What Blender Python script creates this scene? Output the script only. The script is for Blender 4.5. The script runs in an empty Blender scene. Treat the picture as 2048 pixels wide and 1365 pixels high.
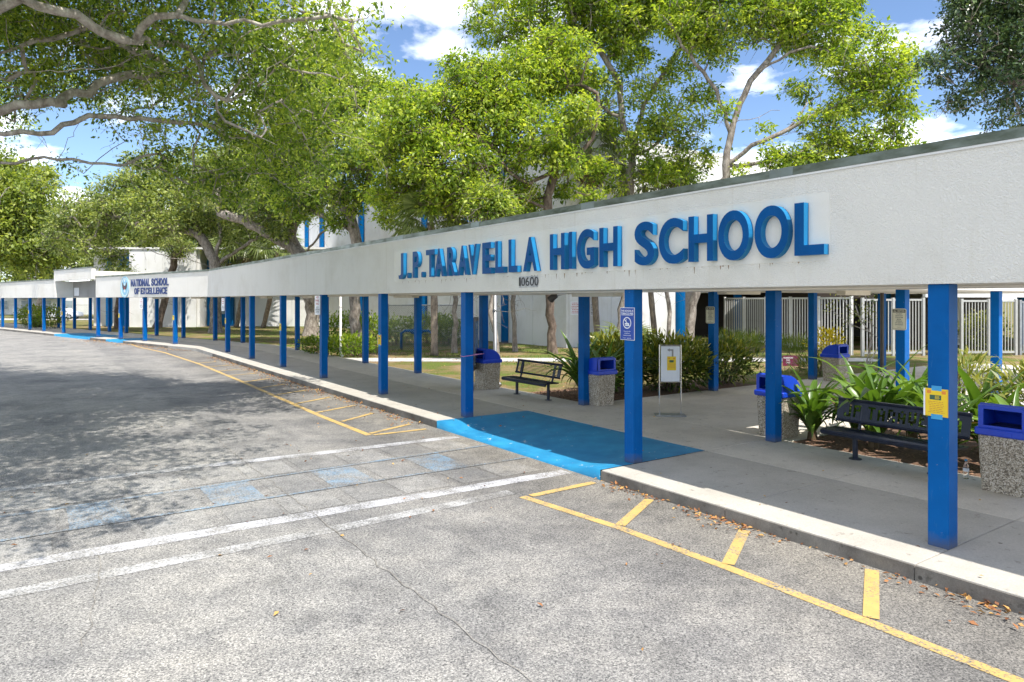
import bpy, math, random
import numpy as np
from mathutils import Vector, Matrix
random.seed(7)
rng = np.random.default_rng(11)
SC = bpy.context.scene
COL = SC.collection
R_ = math.radians
# ------------------------------------------------------------------ camera
F = 1384.0            # focal length in pixels of a 2048 wide picture
HOR = 600.0           # horizon row
CZ = 2.65             # camera height above the road
cam_d = bpy.data.cameras.new('camera')
cam_d.sensor_width = 36.0
cam_d.lens = 36.0 * F / 2048.0
cam_d.shift_y = -(682.5 - HOR) / 2048.0
cam_d.clip_start = 0.05
cam_d.clip_end = 3000
cam = bpy.data.objects.new('camera', cam_d)
cam.location = (0, 0, CZ)
cam.rotation_euler = (R_(90), 0, 0)
COL.objects.link(cam)
SC.camera = cam
# ------------------------------------------------------------------ light
SUN_AZ = R_(-53.6)    # direction to the sun in the ground plane (from +x)
SUN_EL = R_(61)
sun_v = Vector((math.cos(SUN_AZ) * math.cos(SUN_EL), math.sin(SUN_AZ) * math.cos(SUN_EL), math.sin(SUN_EL)))
sun_d = bpy.data.lights.new('sun', 'SUN')
sun_d.energy = 2.0
sun_d.angle = R_(0.55)
sun_d.color = (1.0, 0.955, 0.88)
sun = bpy.data.objects.new('sun', sun_d)
sun.rotation_euler = sun_v.to_track_quat('Z', 'Y').to_euler()
COL.objects.link(sun)
world = bpy.data.worlds.new('World')
SC.world = world
world.use_nodes = True
wn = world.node_tree.nodes
wl = world.node_tree.links
wn.clear()
w_out = wn.new('ShaderNodeOutputWorld')
w_bg = wn.new('ShaderNodeBackground')
w_bg.inputs['Strength'].default_value = 0.063
w_sky = wn.new('ShaderNodeTexSky')
w_sky.sky_type = 'NISHITA'
w_sky.sun_disc = False
w_sky.sun_elevation = SUN_EL
w_sky.sun_rotation = math.atan2(sun_v.x, sun_v.y)
w_sky.altitude = 200
w_sky.air_density = 0.8
w_sky.dust_density = 0.15
w_sky.ozone_density = 3.0
w_tc = wn.new('ShaderNodeTexCoord')
w_sep = wn.new('ShaderNodeSeparateXYZ')
wl.new(w_tc.outputs['Generated'], w_sep.inputs[0])
w_zc = wn.new('ShaderNodeMath'); w_zc.operation = 'MAXIMUM'; w_zc.inputs[1].default_value = 0.0
wl.new(w_sep.outputs['Z'], w_zc.inputs[0])
w_za = wn.new('ShaderNodeMath'); w_za.operation = 'ADD'; w_za.inputs[1].default_value = 0.22
wl.new(w_zc.outputs[0], w_za.inputs[0])
w_dx = wn.new('ShaderNodeMath'); w_dx.operation = 'DIVIDE'
w_dy = wn.new('ShaderNodeMath'); w_dy.operation = 'DIVIDE'
wl.new(w_sep.outputs['X'], w_dx.inputs[0]); wl.new(w_za.outputs[0], w_dx.inputs[1])
wl.new(w_sep.outputs['Y'], w_dy.inputs[0]); wl.new(w_za.outputs[0], w_dy.inputs[1])
w_cmb = wn.new('ShaderNodeCombineXYZ')
wl.new(w_dx.outputs[0], w_cmb.inputs[0]); wl.new(w_dy.outputs[0], w_cmb.inputs[1])
w_map = wn.new('ShaderNodeMapping')
w_map.inputs['Location'].default_value = (5.1, 2.3, 0.3)
wl.new(w_cmb.outputs[0], w_map.inputs[0])
w_ns = wn.new('ShaderNodeTexNoise')
w_ns.inputs['Scale'].default_value = 1.9
w_ns.inputs['Detail'].default_value = 9.0
w_ns.inputs['Roughness'].default_value = 0.56
wl.new(w_map.outputs[0], w_ns.inputs['Vector'])
w_rp = wn.new('ShaderNodeValToRGB')
w_rp.color_ramp.elements[0].position = 0.49
w_rp.color_ramp.elements[1].position = 0.69
wl.new(w_ns.outputs['Fac'], w_rp.inputs[0])
w_mix = wn.new('ShaderNodeMix'); w_mix.data_type = 'RGBA'
w_mix.inputs[7].default_value = (18.5, 18.2, 18.0, 1)
wl.new(w_rp.outputs[0], w_mix.inputs[0])
wl.new(w_sky.outputs[0], w_mix.inputs[6])
wl.new(w_mix.outputs[2], w_bg.inputs['Color'])
wl.new(w_bg.outputs[0], w_out.inputs['Surface'])
vs = SC.view_settings
vs.view_transform = 'Standard'
vs.look = 'None'
vs.exposure = 1.88
vs.gamma = 1.0
vs.use_curve_mapping = False
SC.cycles.use_denoising = True
SC.cycles.max_bounces = 7
SC.cycles.diffuse_bounces = 4
SC.cycles.glossy_bounces = 3
SC.cycles.transmission_bounces = 4
SC.cycles.transparent_max_bounces = 6
SC.cycles.caustics_reflective = False
SC.cycles.caustics_refractive = False

# ------------------------------------------------------------------ frames
T1, T2 = R_(55.4), R_(41.0)
N1 = Vector((math.sin(T1), math.cos(T1), 0)); D1 = Vector((-math.cos(T1), math.sin(T1), 0))
N2 = Vector((math.sin(T2), math.cos(T2), 0)); D2 = Vector((-math.cos(T2), math.sin(T2), 0))
RZ_ROAD = -T1                  # local -y looks at the road (first section)
RZ_ROAD2 = -T2
RZ_SIDE = math.pi / 2 - T1     # local -y looks along the walk towards the camera
Z3 = Vector((0, 0, 1))
def W1(n, s, z=0.0): return N1 * n + D1 * s + Z3 * z
def W2(n, s, z=0.0): return N2 * n + D2 * s + Z3 * z
def G(px, py, z=0.0):
    Y = F * (CZ - z) / (py - HOR)
    return Vector(((px - 1024) / F * Y, Y, z))
def PT(px, py, Y): return Vector(((px - 1024) / F * Y, Y, CZ + (HOR - py) / F * Y))
def s_at(px, n):
    m = (px - 1024) / F
    Y = n / (N1.x * m + N1.y)
    return Y * (D1.x * m + D1.y), Y
def s2_at(px, n):
    m = (px - 1024) / F
    Y = n / (N2.x * m + N2.y)
    return Y * (D2.x * m + D2.y), Y
def isect(n1, n2, z=0.0):
    det = N1.x * N2.y - N1.y * N2.x
    return Vector(((n1 * N2.y - N1.y * n2) / det, (N1.x * n2 - N2.x * n1) / det, z))

# ------------------------------------------------------------------ materials
def new_mat(name):
    m = bpy.data.materials.new(name); m.use_nodes = True
    nt = m.node_tree; nt.nodes.clear()
    out = nt.nodes.new('ShaderNodeOutputMaterial')
    b = nt.nodes.new('ShaderNodeBsdfPrincipled')
    nt.links.new(b.outputs[0], out.inputs[0])
    return m, nt, b, out
def node(nt, t, **kw):
    n = nt.nodes.new(t)
    for k, v in kw.items(): setattr(n, k, v)
    return n
def coords(nt, kind='Object', scale=None):
    tc = node(nt, 'ShaderNodeTexCoord')
    o = tc.outputs[kind]
    if scale is not None:
        mp = node(nt, 'ShaderNodeMapping'); mp.inputs['Scale'].default_value = scale
        nt.links.new(o, mp.inputs[0]); o = mp.outputs[0]
    return o
def noise(nt, vec, scale, detail=4.0, rough=0.55):
    n = node(nt, 'ShaderNodeTexNoise')
    n.inputs['Scale'].default_value = scale; n.inputs['Detail'].default_value = detail; n.inputs['Roughness'].default_value = rough
    nt.links.new(vec, n.inputs['Vector'])
    return n.outputs['Fac']
def ramp(nt, fac, stops):
    r = node(nt, 'ShaderNodeValToRGB')
    els = r.color_ramp.elements
    while len(els) < len(stops): els.new(0.5)
    for e, (p, c) in zip(els, stops):
        e.position = p; e.color = (c[0], c[1], c[2], 1) if not isinstance(c, float) else (c, c, c, 1)
    nt.links.new(fac, r.inputs[0])
    return r.outputs[0]
def mixc(nt, fac, a, b, blend='MIX'):
    m = node(nt, 'ShaderNodeMix', data_type='RGBA', blend_type=blend)
    for sock, v in ((m.inputs[0], fac), (m.inputs[6], a), (m.inputs[7], b)):
        if hasattr(v, 'links') or isinstance(v, bpy.types.NodeSocket): nt.links.new(v, sock)
        elif isinstance(v, (int, float)): sock.default_value = v
        else: sock.default_value = (v[0], v[1], v[2], 1)
    return m.outputs[2]
def math_n(nt, op, a, b=None, c=None):
    m = node(nt, 'ShaderNodeMath', operation=op)
    for i, v in enumerate((a, b, c)):
        if v is None: continue
        if isinstance(v, bpy.types.NodeSocket): nt.links.new(v, m.inputs[i])
        else: m.inputs[i].default_value = v
    return m.outputs[0]
def bump(nt, b, h, strength=0.3, dist=0.02):
    bp = node(nt, 'ShaderNodeBump')
    bp.inputs['Strength'].default_value = strength; bp.inputs['Distance'].default_value = dist
    nt.links.new(h, bp.inputs['Height']); nt.links.new(bp.outputs[0], b.inputs['Normal'])
def pmat(name, c1, c2=None, scale=3.0, rough=0.6, bs=None, bstr=0.3, bdist=0.01, metal=0.0, kind='Object', spec=None, stretch=None, detail=5.0):
    m, nt, b, out = new_mat(name)
    co = coords(nt, kind, stretch)
    if c2 is None: c2 = tuple(v * 0.86 for v in c1)
    f = noise(nt, co, scale, detail, 0.6)
    col = ramp(nt, f, [(0.35, c1), (0.65, c2)])
    nt.links.new(col, b.inputs['Base Color'])
    rr = ramp(nt, f, [(0.3, max(rough - 0.08, 0.02)), (0.7, min(rough + 0.08, 1.0))])
    nt.links.new(rr, b.inputs['Roughness'])
    b.inputs['Metallic'].default_value = metal
    if spec is not None: b.inputs['Specular IOR Level'].default_value = spec
    if bs: bump(nt, b, noise(nt, co, bs, 3.0), bstr, bdist)
    return m

def asphalt_color(nt, co):
    """weathered pale asphalt: exposed stones, dirt clouds, one darker lane east of the paving seam"""
    vor = node(nt, 'ShaderNodeTexVoronoi'); vor.inputs['Scale'].default_value = 95
    nt.links.new(co, vor.inputs['Vector'])
    vsep = node(nt, 'ShaderNodeSeparateColor'); nt.links.new(vor.outputs['Color'], vsep.inputs[0])
    grain = math_n(nt, 'ADD', math_n(nt, 'MULTIPLY', vsep.outputs[0], 0.30), math_n(nt, 'MULTIPLY', noise(nt, co, 46, 3.0, 0.75), 0.70))
    g = ramp(nt, grain, [(0.28, (0.055, 0.056, 0.058)), (0.41, (0.17, 0.17, 0.17)), (0.54, (0.275, 0.271, 0.264)), (0.70, (0.44, 0.435, 0.42))])
    big = noise(nt, co, 0.55, 5.0, 0.6)
    d = ramp(nt, big, [(0.32, (0.70, 0.70, 0.71)), (0.52, (0.98, 0.97, 0.95)), (0.7, (1.12, 1.10, 1.06))])
    c = mixc(nt, 1.0, g, d, 'MULTIPLY')
    mid = noise(nt, co, 3.2, 4.0, 0.6)
    d2 = ramp(nt, mid, [(0.33, (0.80, 0.80, 0.81)), (0.6, (1.06, 1.05, 1.04))])
    c = mixc(nt, 1.0, c, d2, 'MULTIPLY')
    # lanes: distance from the kerb line
    dot = node(nt, 'ShaderNodeVectorMath', operation='DOT_PRODUCT'); dot.inputs[1].default_value = N1
    nt.links.new(co, dot.inputs[0])
    wob = math_n(nt, 'ADD', dot.outputs['Value'], math_n(nt, 'MULTIPLY', noise(nt, co, 1.4, 3.0), 0.35))
    lane = ramp(nt, math_n(nt, 'DIVIDE', wob, 10.0), [(0.0, (1.04, 1.035, 1.02)), (0.285, (1.04, 1.035, 1.02)), (0.31, (0.88, 0.88, 0.88)), (0.46, (0.95, 0.94, 0.93)), (0.57, (0.70, 0.69, 0.68)), (0.66, (0.80, 0.77, 0.72))])
    c = mixc(nt, 1.0, c, lane, 'MULTIPLY')
    tyre = noise(nt, coords(nt, 'Object', (0.8, 0.8, 1)), 0.9, 6.0, 0.7)
    c = mixc(nt, 1.0, c, ramp(nt, tyre, [(0.36, (0.80, 0.80, 0.80)), (0.47, (1, 1, 1)), (0.62, (1.06, 1.05, 1.03))]), 'MULTIPLY')
    spot = noise(nt, co, 1.7, 2.0, 0.5)
    sp = ramp(nt, spot, [(0.20, (0.5, 0.5, 0.5)), (0.27, (1, 1, 1))])
    c = mixc(nt, 1.0, c, sp, 'MULTIPLY')
    return c, grain
m_asphalt, nt, b, out = new_mat('asphalt')
co = coords(nt)
c, grain = asphalt_color(nt, co)
nt.links.new(c, b.inputs['Base Color']); b.inputs['Roughness'].default_value = 0.9
b.inputs['Specular IOR Level'].default_value = 0.25
bump(nt, b, grain, 0.35, 0.006)
def paint_on_asphalt(name, col, wear_lo, wear_hi, fine=38.0):
    m, nt, b, out = new_mat(name)
    co = coords(nt)
    c, grain = asphalt_color(nt, co)
    w = math_n(nt, 'ADD', math_n(nt, 'MULTIPLY', noise(nt, co, fine, 2.0, 0.7), 0.55), math_n(nt, 'MULTIPLY', noise(nt, co, 2.1, 4.0, 0.65), 0.45))
    mask = ramp(nt, w, [(wear_lo, 0.0), (wear_hi, 1.0)])
    pc = ramp(nt, noise(nt, co, 5.0, 3.0), [(0.3, tuple(v * 0.82 for v in col)), (0.7, col)])
    cc = mixc(nt, mask, c, pc)
    nt.links.new(cc, b.inputs['Base Color']); b.inputs['Roughness'].default_value = 0.75
    bump(nt, b, grain, 0.3, 0.005)
    return m
m_yellow = paint_on_asphalt('yellow_road_paint', (0.56, 0.375, 0.12), 0.39, 0.50)
m_white = paint_on_asphalt('white_road_paint', (0.58, 0.58, 0.61), 0.43, 0.60)
m_white_worn = paint_on_asphalt('worn_white_road_paint', (0.60, 0.60, 0.60), 0.46, 0.64)
m_check = paint_on_asphalt('faded_check_paint', (0.50, 0.49, 0.47), 0.47, 0.85)
m_check_dark = paint_on_asphalt('faded_dark_check', (0.22, 0.22, 0.22), 0.44, 0.9)
m_blue_road = paint_on_asphalt('worn_blue_road_paint', (0.13, 0.36, 0.60), 0.46, 0.80)
m_seam = pmat('seam_dirt', (0.13, 0.11, 0.085), (0.34, 0.32, 0.29), 9, 0.95)

def concrete(name, c1, c2, stain=0.6):
    m, nt, b, out = new_mat(name)
    co = coords(nt)
    f = noise(nt, co, 1.3, 6.0, 0.65)
    c = ramp(nt, f, [(0.3, c2), (0.62, c1)])
    fine = noise(nt, co, 70, 3.0, 0.7)
    c = mixc(nt, 1.0, c, ramp(nt, fine, [(0.3, (0.8, 0.8, 0.8)), (0.7, (1.1, 1.1, 1.1))]), 'MULTIPLY')
    st = noise(nt, co, 6.0, 4.0, 0.7)
    c = mixc(nt, 1.0, c, ramp(nt, st, [(0.27, (stain, stain * 0.97, stain * 0.93)), (0.4, (1, 1, 1))]), 'MULTIPLY')
    gum = node(nt, 'ShaderNodeTexVoronoi'); gum.inputs['Scale'].default_value = 2.4
    nt.links.new(co, gum.inputs['Vector'])
    c = mixc(nt, 1.0, c, ramp(nt, gum.outputs['Distance'], [(0.035, (0.35, 0.34, 0.33)), (0.06, (1, 1, 1))]), 'MULTIPLY')
    nt.links.new(c, b.inputs['Base Color']); b.inputs['Roughness'].default_value = 0.85
    bump(nt, b, fine, 0.25, 0.004)
    return m
m_walk = concrete('walk_concrete', (0.63, 0.585, 0.51), (0.52, 0.48, 0.415))
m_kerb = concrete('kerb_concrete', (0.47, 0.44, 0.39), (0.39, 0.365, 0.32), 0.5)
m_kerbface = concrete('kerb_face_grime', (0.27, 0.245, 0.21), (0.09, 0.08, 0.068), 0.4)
m_path = concrete('path_concrete', (0.58, 0.55, 0.52), (0.42, 0.40, 0.37))
m_joint = pmat('joint_dirt', (0.06, 0.055, 0.05), (0.10, 0.09, 0.08), 8, 0.95)
def blue_floor():
    m, nt, b, out = new_mat('blue_floor_paint')
    co = coords(nt)
    w = math_n(nt, 'ADD', math_n(nt, 'MULTIPLY', noise(nt, co, 6.0, 4.0, 0.7), 0.8), math_n(nt, 'MULTIPLY', noise(nt, co, 55, 2.0), 0.2))
    base = ramp(nt, noise(nt, co, 2.5, 5.0), [(0.3, (0.008, 0.17, 0.36)), (0.7, (0.02, 0.26, 0.47))])
    cc = mixc(nt, ramp(nt, w, [(0.64, 0.0), (0.655, 0.85)]), base, (0.62, 0.62, 0.60))
    nt.links.new(cc, b.inputs['Base Color']); b.inputs['Roughness'].default_value = 0.6
    bump(nt, b, noise(nt, co, 60, 2.0), 0.2, 0.004)
    return m
m_bluefloor = blue_floor()
def stucco(name, c1, c2, bs=42.0, bstr=0.55, streak=True):
    m, nt, b, out = new_mat(name)
    co = coords(nt)
    c = ramp(nt, noise(nt, co, 0.7, 5.0), [(0.3, c2), (0.65, c1)])
    if streak:
        st = noise(nt, coords(nt, 'Object', (5.0, 5.0, 0.35)), 1.6, 4.0, 0.6)
        c = mixc(nt, 1.0, c, ramp(nt, st, [(0.25, (0.955, 0.945, 0.92)), (0.40, (1, 1, 1))]), 'MULTIPLY')
    h = noise(nt, co, bs, 3.0, 0.6)
    h = ramp(nt, h, [(0.38, 0.0), (0.62, 1.0)])
    pit = 1 - 0.06 * bstr
    c = mixc(nt, 1.0, c, ramp(nt, h, [(0.0, (pit, pit, pit)), (0.6, (1.0, 1.0, 1.0))]), 'MULTIPLY')
    if streak:
        drip = noise(nt, coords(nt, 'Object', (7.0, 7.0, 0.22)), 1.3, 5.0, 0.65)
        c = mixc(nt, 1.0, c, ramp(nt, drip, [(0.60, (1, 1, 1)), (0.72, (0.90, 0.885, 0.85))]), 'MULTIPLY')
        blot = noise(nt, co, 0.35, 6.0, 0.7)
        c = mixc(nt, 1.0, c, ramp(nt, blot, [(0.34, (0.93, 0.92, 0.895)), (0.5, (1, 1, 1))]), 'MULTIPLY')
    nt.links.new(c, b.inputs['Base Color']); b.inputs['Roughness'].default_value = 0.8
    bump(nt, b, h, bstr, 0.02)
    return m
m_fascia = stucco('fascia_stucco', (0.85, 0.82, 0.745), (0.81, 0.78, 0.705), 55.0, 0.55)
m_smooth = stucco('smooth_stucco', (0.775, 0.75, 0.68), (0.745, 0.72, 0.65), 90, 0.15)
m_soffit = pmat('soffit_paint', (0.80, 0.77, 0.70), (0.75, 0.72, 0.65), 1.5, 0.7)
m_greystucco = stucco('grey_stipple', (0.36, 0.35, 0.33), (0.30, 0.29, 0.27), 30, 0.7)
m_wall = stucco('building_wall', (0.74, 0.735, 0.72), (0.68, 0.675, 0.65), 30, 0.2)
m_coping = pmat('coping_metal', (0.20, 0.225, 0.19), (0.07, 0.085, 0.055), 2.2, 0.4, metal=0.45, stretch=(1, 1, 3))
m_coping_clean = pmat('coping_cover_metal', (0.24, 0.27, 0.25), (0.17, 0.19, 0.17), 2.0, 0.35, metal=0.5)
def paint(name, c, rough=0.42, grime=0.8):
    m, nt, b, out = new_mat(name)
    co = coords(nt)
    f = noise(nt, co, 2.2, 5.0, 0.6)
    col = ramp(nt, f, [(0.3, tuple(v * grime for v in c)), (0.6, c)])
    chips = noise(nt, co, 19, 3.0, 0.75)
    col = mixc(nt, ramp(nt, chips, [(0.70, 0.0), (0.72, 0.75)]), col, (0.22, 0.26, 0.30))
    sepz = node(nt, 'ShaderNodeSeparateXYZ'); nt.links.new(node(nt, 'ShaderNodeNewGeometry').outputs['Position'], sepz.inputs[0])
    grime_ = math_n(nt, 'MULTIPLY', ramp(nt, math_n(nt, 'ADD', sepz.outputs[2], math_n(nt, 'MULTIPLY', noise(nt, co, 6.0, 4.0, 0.7), 0.25)), [(0.26, 0.75), (0.42, 0.0)]), 1.0)
    col = mixc(nt, grime_, col, (0.12, 0.11, 0.10))
    scuff = noise(nt, coords(nt, 'Object', (9, 9, 2.0)), 3.0, 5.0, 0.7)
    col = mixc(nt, ramp(nt, scuff, [(0.60, 0.0), (0.75, 0.35)]), col, (0.05, 0.17, 0.36))
    nt.links.new(col, b.inputs['Base Color']); b.inputs['Roughness'].default_value = rough
    b.inputs['Specular IOR Level'].default_value = 0.10
    bump(nt, b, noise(nt, co, 45, 3.0), 0.12, 0.004)
    return m
m_blue = paint('column_blue_paint', (0.0005, 0.108, 0.37))
m_blue2 = paint('pilaster_blue_paint', (0.001, 0.11, 0.31))
m_letter = paint('letter_blue_paint', (0.001, 0.082, 0.27), 0.38)
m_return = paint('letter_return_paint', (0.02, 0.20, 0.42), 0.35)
m_black = pmat('black_paint', (0.012, 0.012, 0.014), (0.02, 0.02, 0.02), 6, 0.45)
m_navy = pmat('bench_navy_coating', (0.008, 0.012, 0.028), (0.014, 0.02, 0.042), 8, 0.38)
m_lid = pmat('lid_blue_plastic', (0.008, 0.05, 0.50), (0.012, 0.065, 0.58), 4, 0.35)
m_liner = pmat('bin_liner', (0.015, 0.015, 0.02), (0.04, 0.04, 0.05), 14, 0.4)
m_brownmetal = pmat('dark_bronze', (0.05, 0.04, 0.032), (0.08, 0.065, 0.05), 5, 0.5)
m_whitemetal = pmat('white_metal', (0.76, 0.75, 0.72), (0.66, 0.65, 0.62), 3, 0.45)
m_fence_shaded = pmat('white_fence_in_shade', (0.44, 0.44, 0.42), (0.37, 0.37, 0.35), 3, 0.5)  # white fence paint greyed: shade on the right-hand panels put into the colour
m_galv = pmat('galvanised', (0.42, 0.43, 0.44), (0.30, 0.31, 0.32), 5, 0.42, metal=0.7)
m_chrome = pmat('chrome', (0.75, 0.75, 0.76), (0.65, 0.65, 0.67), 5, 0.14, metal=1.0)
m_yellowp = pmat('yellow_paper', (0.86, 0.60, 0.02), (0.80, 0.55, 0.02), 6, 0.6)
m_tape = pmat('blue_tape', (0.05, 0.36, 0.66), (0.04, 0.30, 0.58), 9, 0.6)
m_paper = pmat('white_paper', (0.82, 0.83, 0.85), (0.76, 0.77, 0.80), 3, 0.55)
m_cream = pmat('cream_sign', (0.74, 0.71, 0.55), (0.70, 0.66, 0.50), 4, 0.5)
m_signblue = pmat('sign_blue', (0.012, 0.055, 0.33), (0.015, 0.065, 0.37), 3, 0.4)
m_print = pmat('dark_print', (0.03, 0.03, 0.03), (0.05, 0.05, 0.05), 8, 0.6)
m_greyprint = pmat('grey_print', (0.25, 0.24, 0.22), (0.32, 0.30, 0.28), 8, 0.6)
m_redprint = pmat('red_print', (0.50, 0.06, 0.05), (0.42, 0.06, 0.05), 8, 0.6)
m_orange = pmat('orange_print', (0.72, 0.22, 0.03), (0.78, 0.28, 0.04), 30, 0.6)
m_greenprint = pmat('dark_green_print', (0.035, 0.10, 0.06), (0.05, 0.12, 0.07), 8, 0.6)
m_maroon = pmat('maroon_sign', (0.19, 0.02, 0.055), (0.12, 0.02, 0.06), 2, 0.5)
m_lightblue = pmat('seal_blue', (0.25, 0.52, 0.68), (0.30, 0.58, 0.72), 3, 0.5)
m_sealwhite = pmat('seal_white', (0.75, 0.80, 0.80), (0.70, 0.76, 0.77), 3, 0.5)
m_eagle = pmat('eagle_brown', (0.07, 0.045, 0.03), (0.10, 0.07, 0.05), 9, 0.6)
m_navyprint = pmat('navy_letters', (0.006, 0.03, 0.15), (0.008, 0.036, 0.17), 6, 0.5)
m_pink = pmat('pink_string', (0.62, 0.25, 0.45), (0.55, 0.2, 0.4), 9, 0.7)
m_lamp = pmat('lamp_diffuser', (0.70, 0.66, 0.55), (0.62, 0.57, 0.47), 4, 0.5)
m_dark = pmat('shaded_brown_wall', (0.045, 0.035, 0.028), (0.06, 0.048, 0.038), 2, 0.8)  # shade behind the pickets put into this brown; also colours the doorway
m_glass = pmat('window_glass', (0.30, 0.36, 0.40), (0.24, 0.30, 0.34), 2, 0.12)
def aggregate():
    m, nt, b, out = new_mat('exposed_aggregate')
    co = coords(nt)
    v = node(nt, 'ShaderNodeTexVoronoi'); v.inputs['Scale'].default_value = 75
    nt.links.new(co, v.inputs['Vector'])
    sep = node(nt, 'ShaderNodeSeparateColor'); nt.links.new(v.outputs['Color'], sep.inputs[0])
    c = ramp(nt, sep.outputs[0], [(0.1, (0.18, 0.15, 0.115)), (0.4, (0.42, 0.36, 0.28)), (0.75, (0.62, 0.55, 0.45)), (1.0, (0.72, 0.67, 0.59))])
    edge = ramp(nt, v.outputs['Distance'], [(0.35, (1, 1, 1)), (0.8, (0.6, 0.57, 0.52))])
    nt.links.new(mixc(nt, 1.0, c, edge, 'MULTIPLY'), b.inputs['Base Color'])
    b.inputs['Roughness'].default_value = 0.85
    inv = math_n(nt, 'SUBTRACT', 1.0, v.outputs['Distance'])
    bump(nt, b, inv, 0.6, 0.006)
    return m
m_agg = aggregate()
def lawn_mat():
    m, nt, b, out = new_mat('lawn_turf')
    co = coords(nt)
    f = noise(nt, co, 0.45, 6.0, 0.68)
    c = ramp(nt, f, [(0.38, (0.27, 0.20, 0.13)), (0.47, (0.21, 0.17, 0.085)), (0.56, (0.12, 0.15, 0.04)), (0.70, (0.13, 0.19, 0.035))])
    g = noise(nt, co, 24, 3.0, 0.7)
    c = mixc(nt, 1.0, c, ramp(nt, g, [(0.3, (0.55, 0.55, 0.5)), (0.7, (1.35, 1.3, 1.2))]), 'MULTIPLY')
    nt.links.new(c, b.inputs['Base Color']); b.inputs['Roughness'].default_value = 0.95
    b.inputs['Specular IOR Level'].default_value = 0.1
    bump(nt, b, g, 0.8, 0.03)
    return m
m_lawn = lawn_mat()
m_mulch = pmat('bark_mulch', (0.20, 0.115, 0.07), (0.09, 0.05, 0.032), 26, 0.95, bs=40, bstr=0.9, bdist=0.03)
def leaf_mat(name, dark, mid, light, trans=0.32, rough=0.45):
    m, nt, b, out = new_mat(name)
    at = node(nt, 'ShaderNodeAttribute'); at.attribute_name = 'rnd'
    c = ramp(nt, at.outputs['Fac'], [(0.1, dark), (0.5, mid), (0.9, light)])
    nt.links.new(c, b.inputs['Base Color']); b.inputs['Roughness'].default_value = rough
    b.inputs['Specular IOR Level'].default_value = 0.5
    tr = node(nt, 'ShaderNodeBsdfTranslucent')
    tc_ = mixc(nt, 1.0, c, (1.35, 1.35, 0.55), 'MULTIPLY')
    nt.links.new(tc_, tr.inputs['Color'])
    mx = node(nt, 'ShaderNodeMixShader'); mx.inputs[0].default_value = trans
    nt.links.new(b.outputs[0], mx.inputs[1]); nt.links.new(tr.outputs[0], mx.inputs[2])
    nt.links.new(mx.outputs[0], out.inputs[0])
    return m
m_leaf_near = leaf_mat('leaf_mid_green', (0.04, 0.085, 0.014), (0.19, 0.29, 0.036), (0.50, 0.57, 0.10), 0.50)
m_leaf_lime = leaf_mat('leaf_lime_green', (0.06, 0.12, 0.016), (0.24, 0.35, 0.036), (0.56, 0.62, 0.10), 0.50)
m_leaf_oak = leaf_mat('leaf_grey_green', (0.055, 0.09, 0.026), (0.20, 0.265, 0.07), (0.48, 0.52, 0.18), 0.45)
m_leaf_dark = leaf_mat('leaf_dark_green', (0.025, 0.05, 0.02), (0.06, 0.11, 0.04), (0.18, 0.24, 0.10), 0.25, 0.3)
m_leaf_far = leaf_mat('leaf_far_green', (0.07, 0.11, 0.02), (0.22, 0.29, 0.05), (0.48, 0.52, 0.12), 0.45)
m_leaf_palm = leaf_mat('leaf_palm', (0.08, 0.12, 0.03), (0.15, 0.20, 0.055), (0.26, 0.31, 0.10), 0.3, 0.35)
m_leaf_dead = leaf_mat('leaf_dead_palm', (0.13, 0.085, 0.04), (0.20, 0.14, 0.07), (0.28, 0.20, 0.11), 0.2, 0.7)
m_leaf_strap = leaf_mat('leaf_strap', (0.055, 0.12, 0.018), (0.105, 0.20, 0.028), (0.17, 0.28, 0.045), 0.34, 0.33)
m_leaf_croton = leaf_mat('leaf_croton', (0.045, 0.08, 0.016), (0.11, 0.17, 0.03), (0.38, 0.36, 0.04), 0.25, 0.35)
m_leaf_yellow = leaf_mat('leaf_yellow_croton', (0.13, 0.18, 0.02), (0.46, 0.38, 0.02), (0.62, 0.48, 0.03), 0.3, 0.4)
m_leaf_hedge = leaf_mat('leaf_hedge', (0.06, 0.12, 0.012), (0.16, 0.26, 0.02), (0.34, 0.42, 0.03), 0.3, 0.35)
m_leaf_varieg = leaf_mat('leaf_variegated', (0.055, 0.10, 0.02), (0.16, 0.20, 0.035), (0.40, 0.38, 0.09), 0.3, 0.4)
m_grass = leaf_mat('grass_blade', (0.07, 0.11, 0.018), (0.13, 0.20, 0.028), (0.25, 0.26, 0.07), 0.3, 0.6)
m_litter = leaf_mat('dry_leaf', (0.16, 0.06, 0.025), (0.36, 0.15, 0.05), (0.55, 0.33, 0.10), 0.1, 0.7)
m_chip = leaf_mat('wood_chip', (0.10, 0.05, 0.03), (0.22, 0.12, 0.07), (0.36, 0.22, 0.14), 0.0, 0.9)
def bark(name, c1, c2, c3):
    m, nt, b, out = new_mat(name)
    co = coords(nt)
    f = noise(nt, coords(nt, 'Object', (1, 1, 0.45)), 7.0, 6.0, 0.7)
    c = ramp(nt, f, [(0.32, c3), (0.5, c2), (0.66, c1)])
    nt.links.new(c, b.inputs['Base Color']); b.inputs['Roughness'].default_value = 0.9
    bump(nt, b, noise(nt, coords(nt, 'Object', (1, 1, 0.3)), 16, 5.0, 0.7), 0.7, 0.03)
    return m
m_bark = bark('bark_grey', (0.40, 0.36, 0.31), (0.24, 0.205, 0.17), (0.09, 0.07, 0.055))
m_bark_pale = bark('bark_pale', (0.56, 0.52, 0.46), (0.38, 0.335, 0.29), (0.17, 0.14, 0.115))
m_bark_brown = bark('bark_brown', (0.25, 0.19, 0.145), (0.145, 0.105, 0.08), (0.05, 0.035, 0.028))
m_palmtrunk = bark('palm_trunk', (0.36, 0.29, 0.22), (0.24, 0.19, 0.145), (0.11, 0.085, 0.065))

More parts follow.
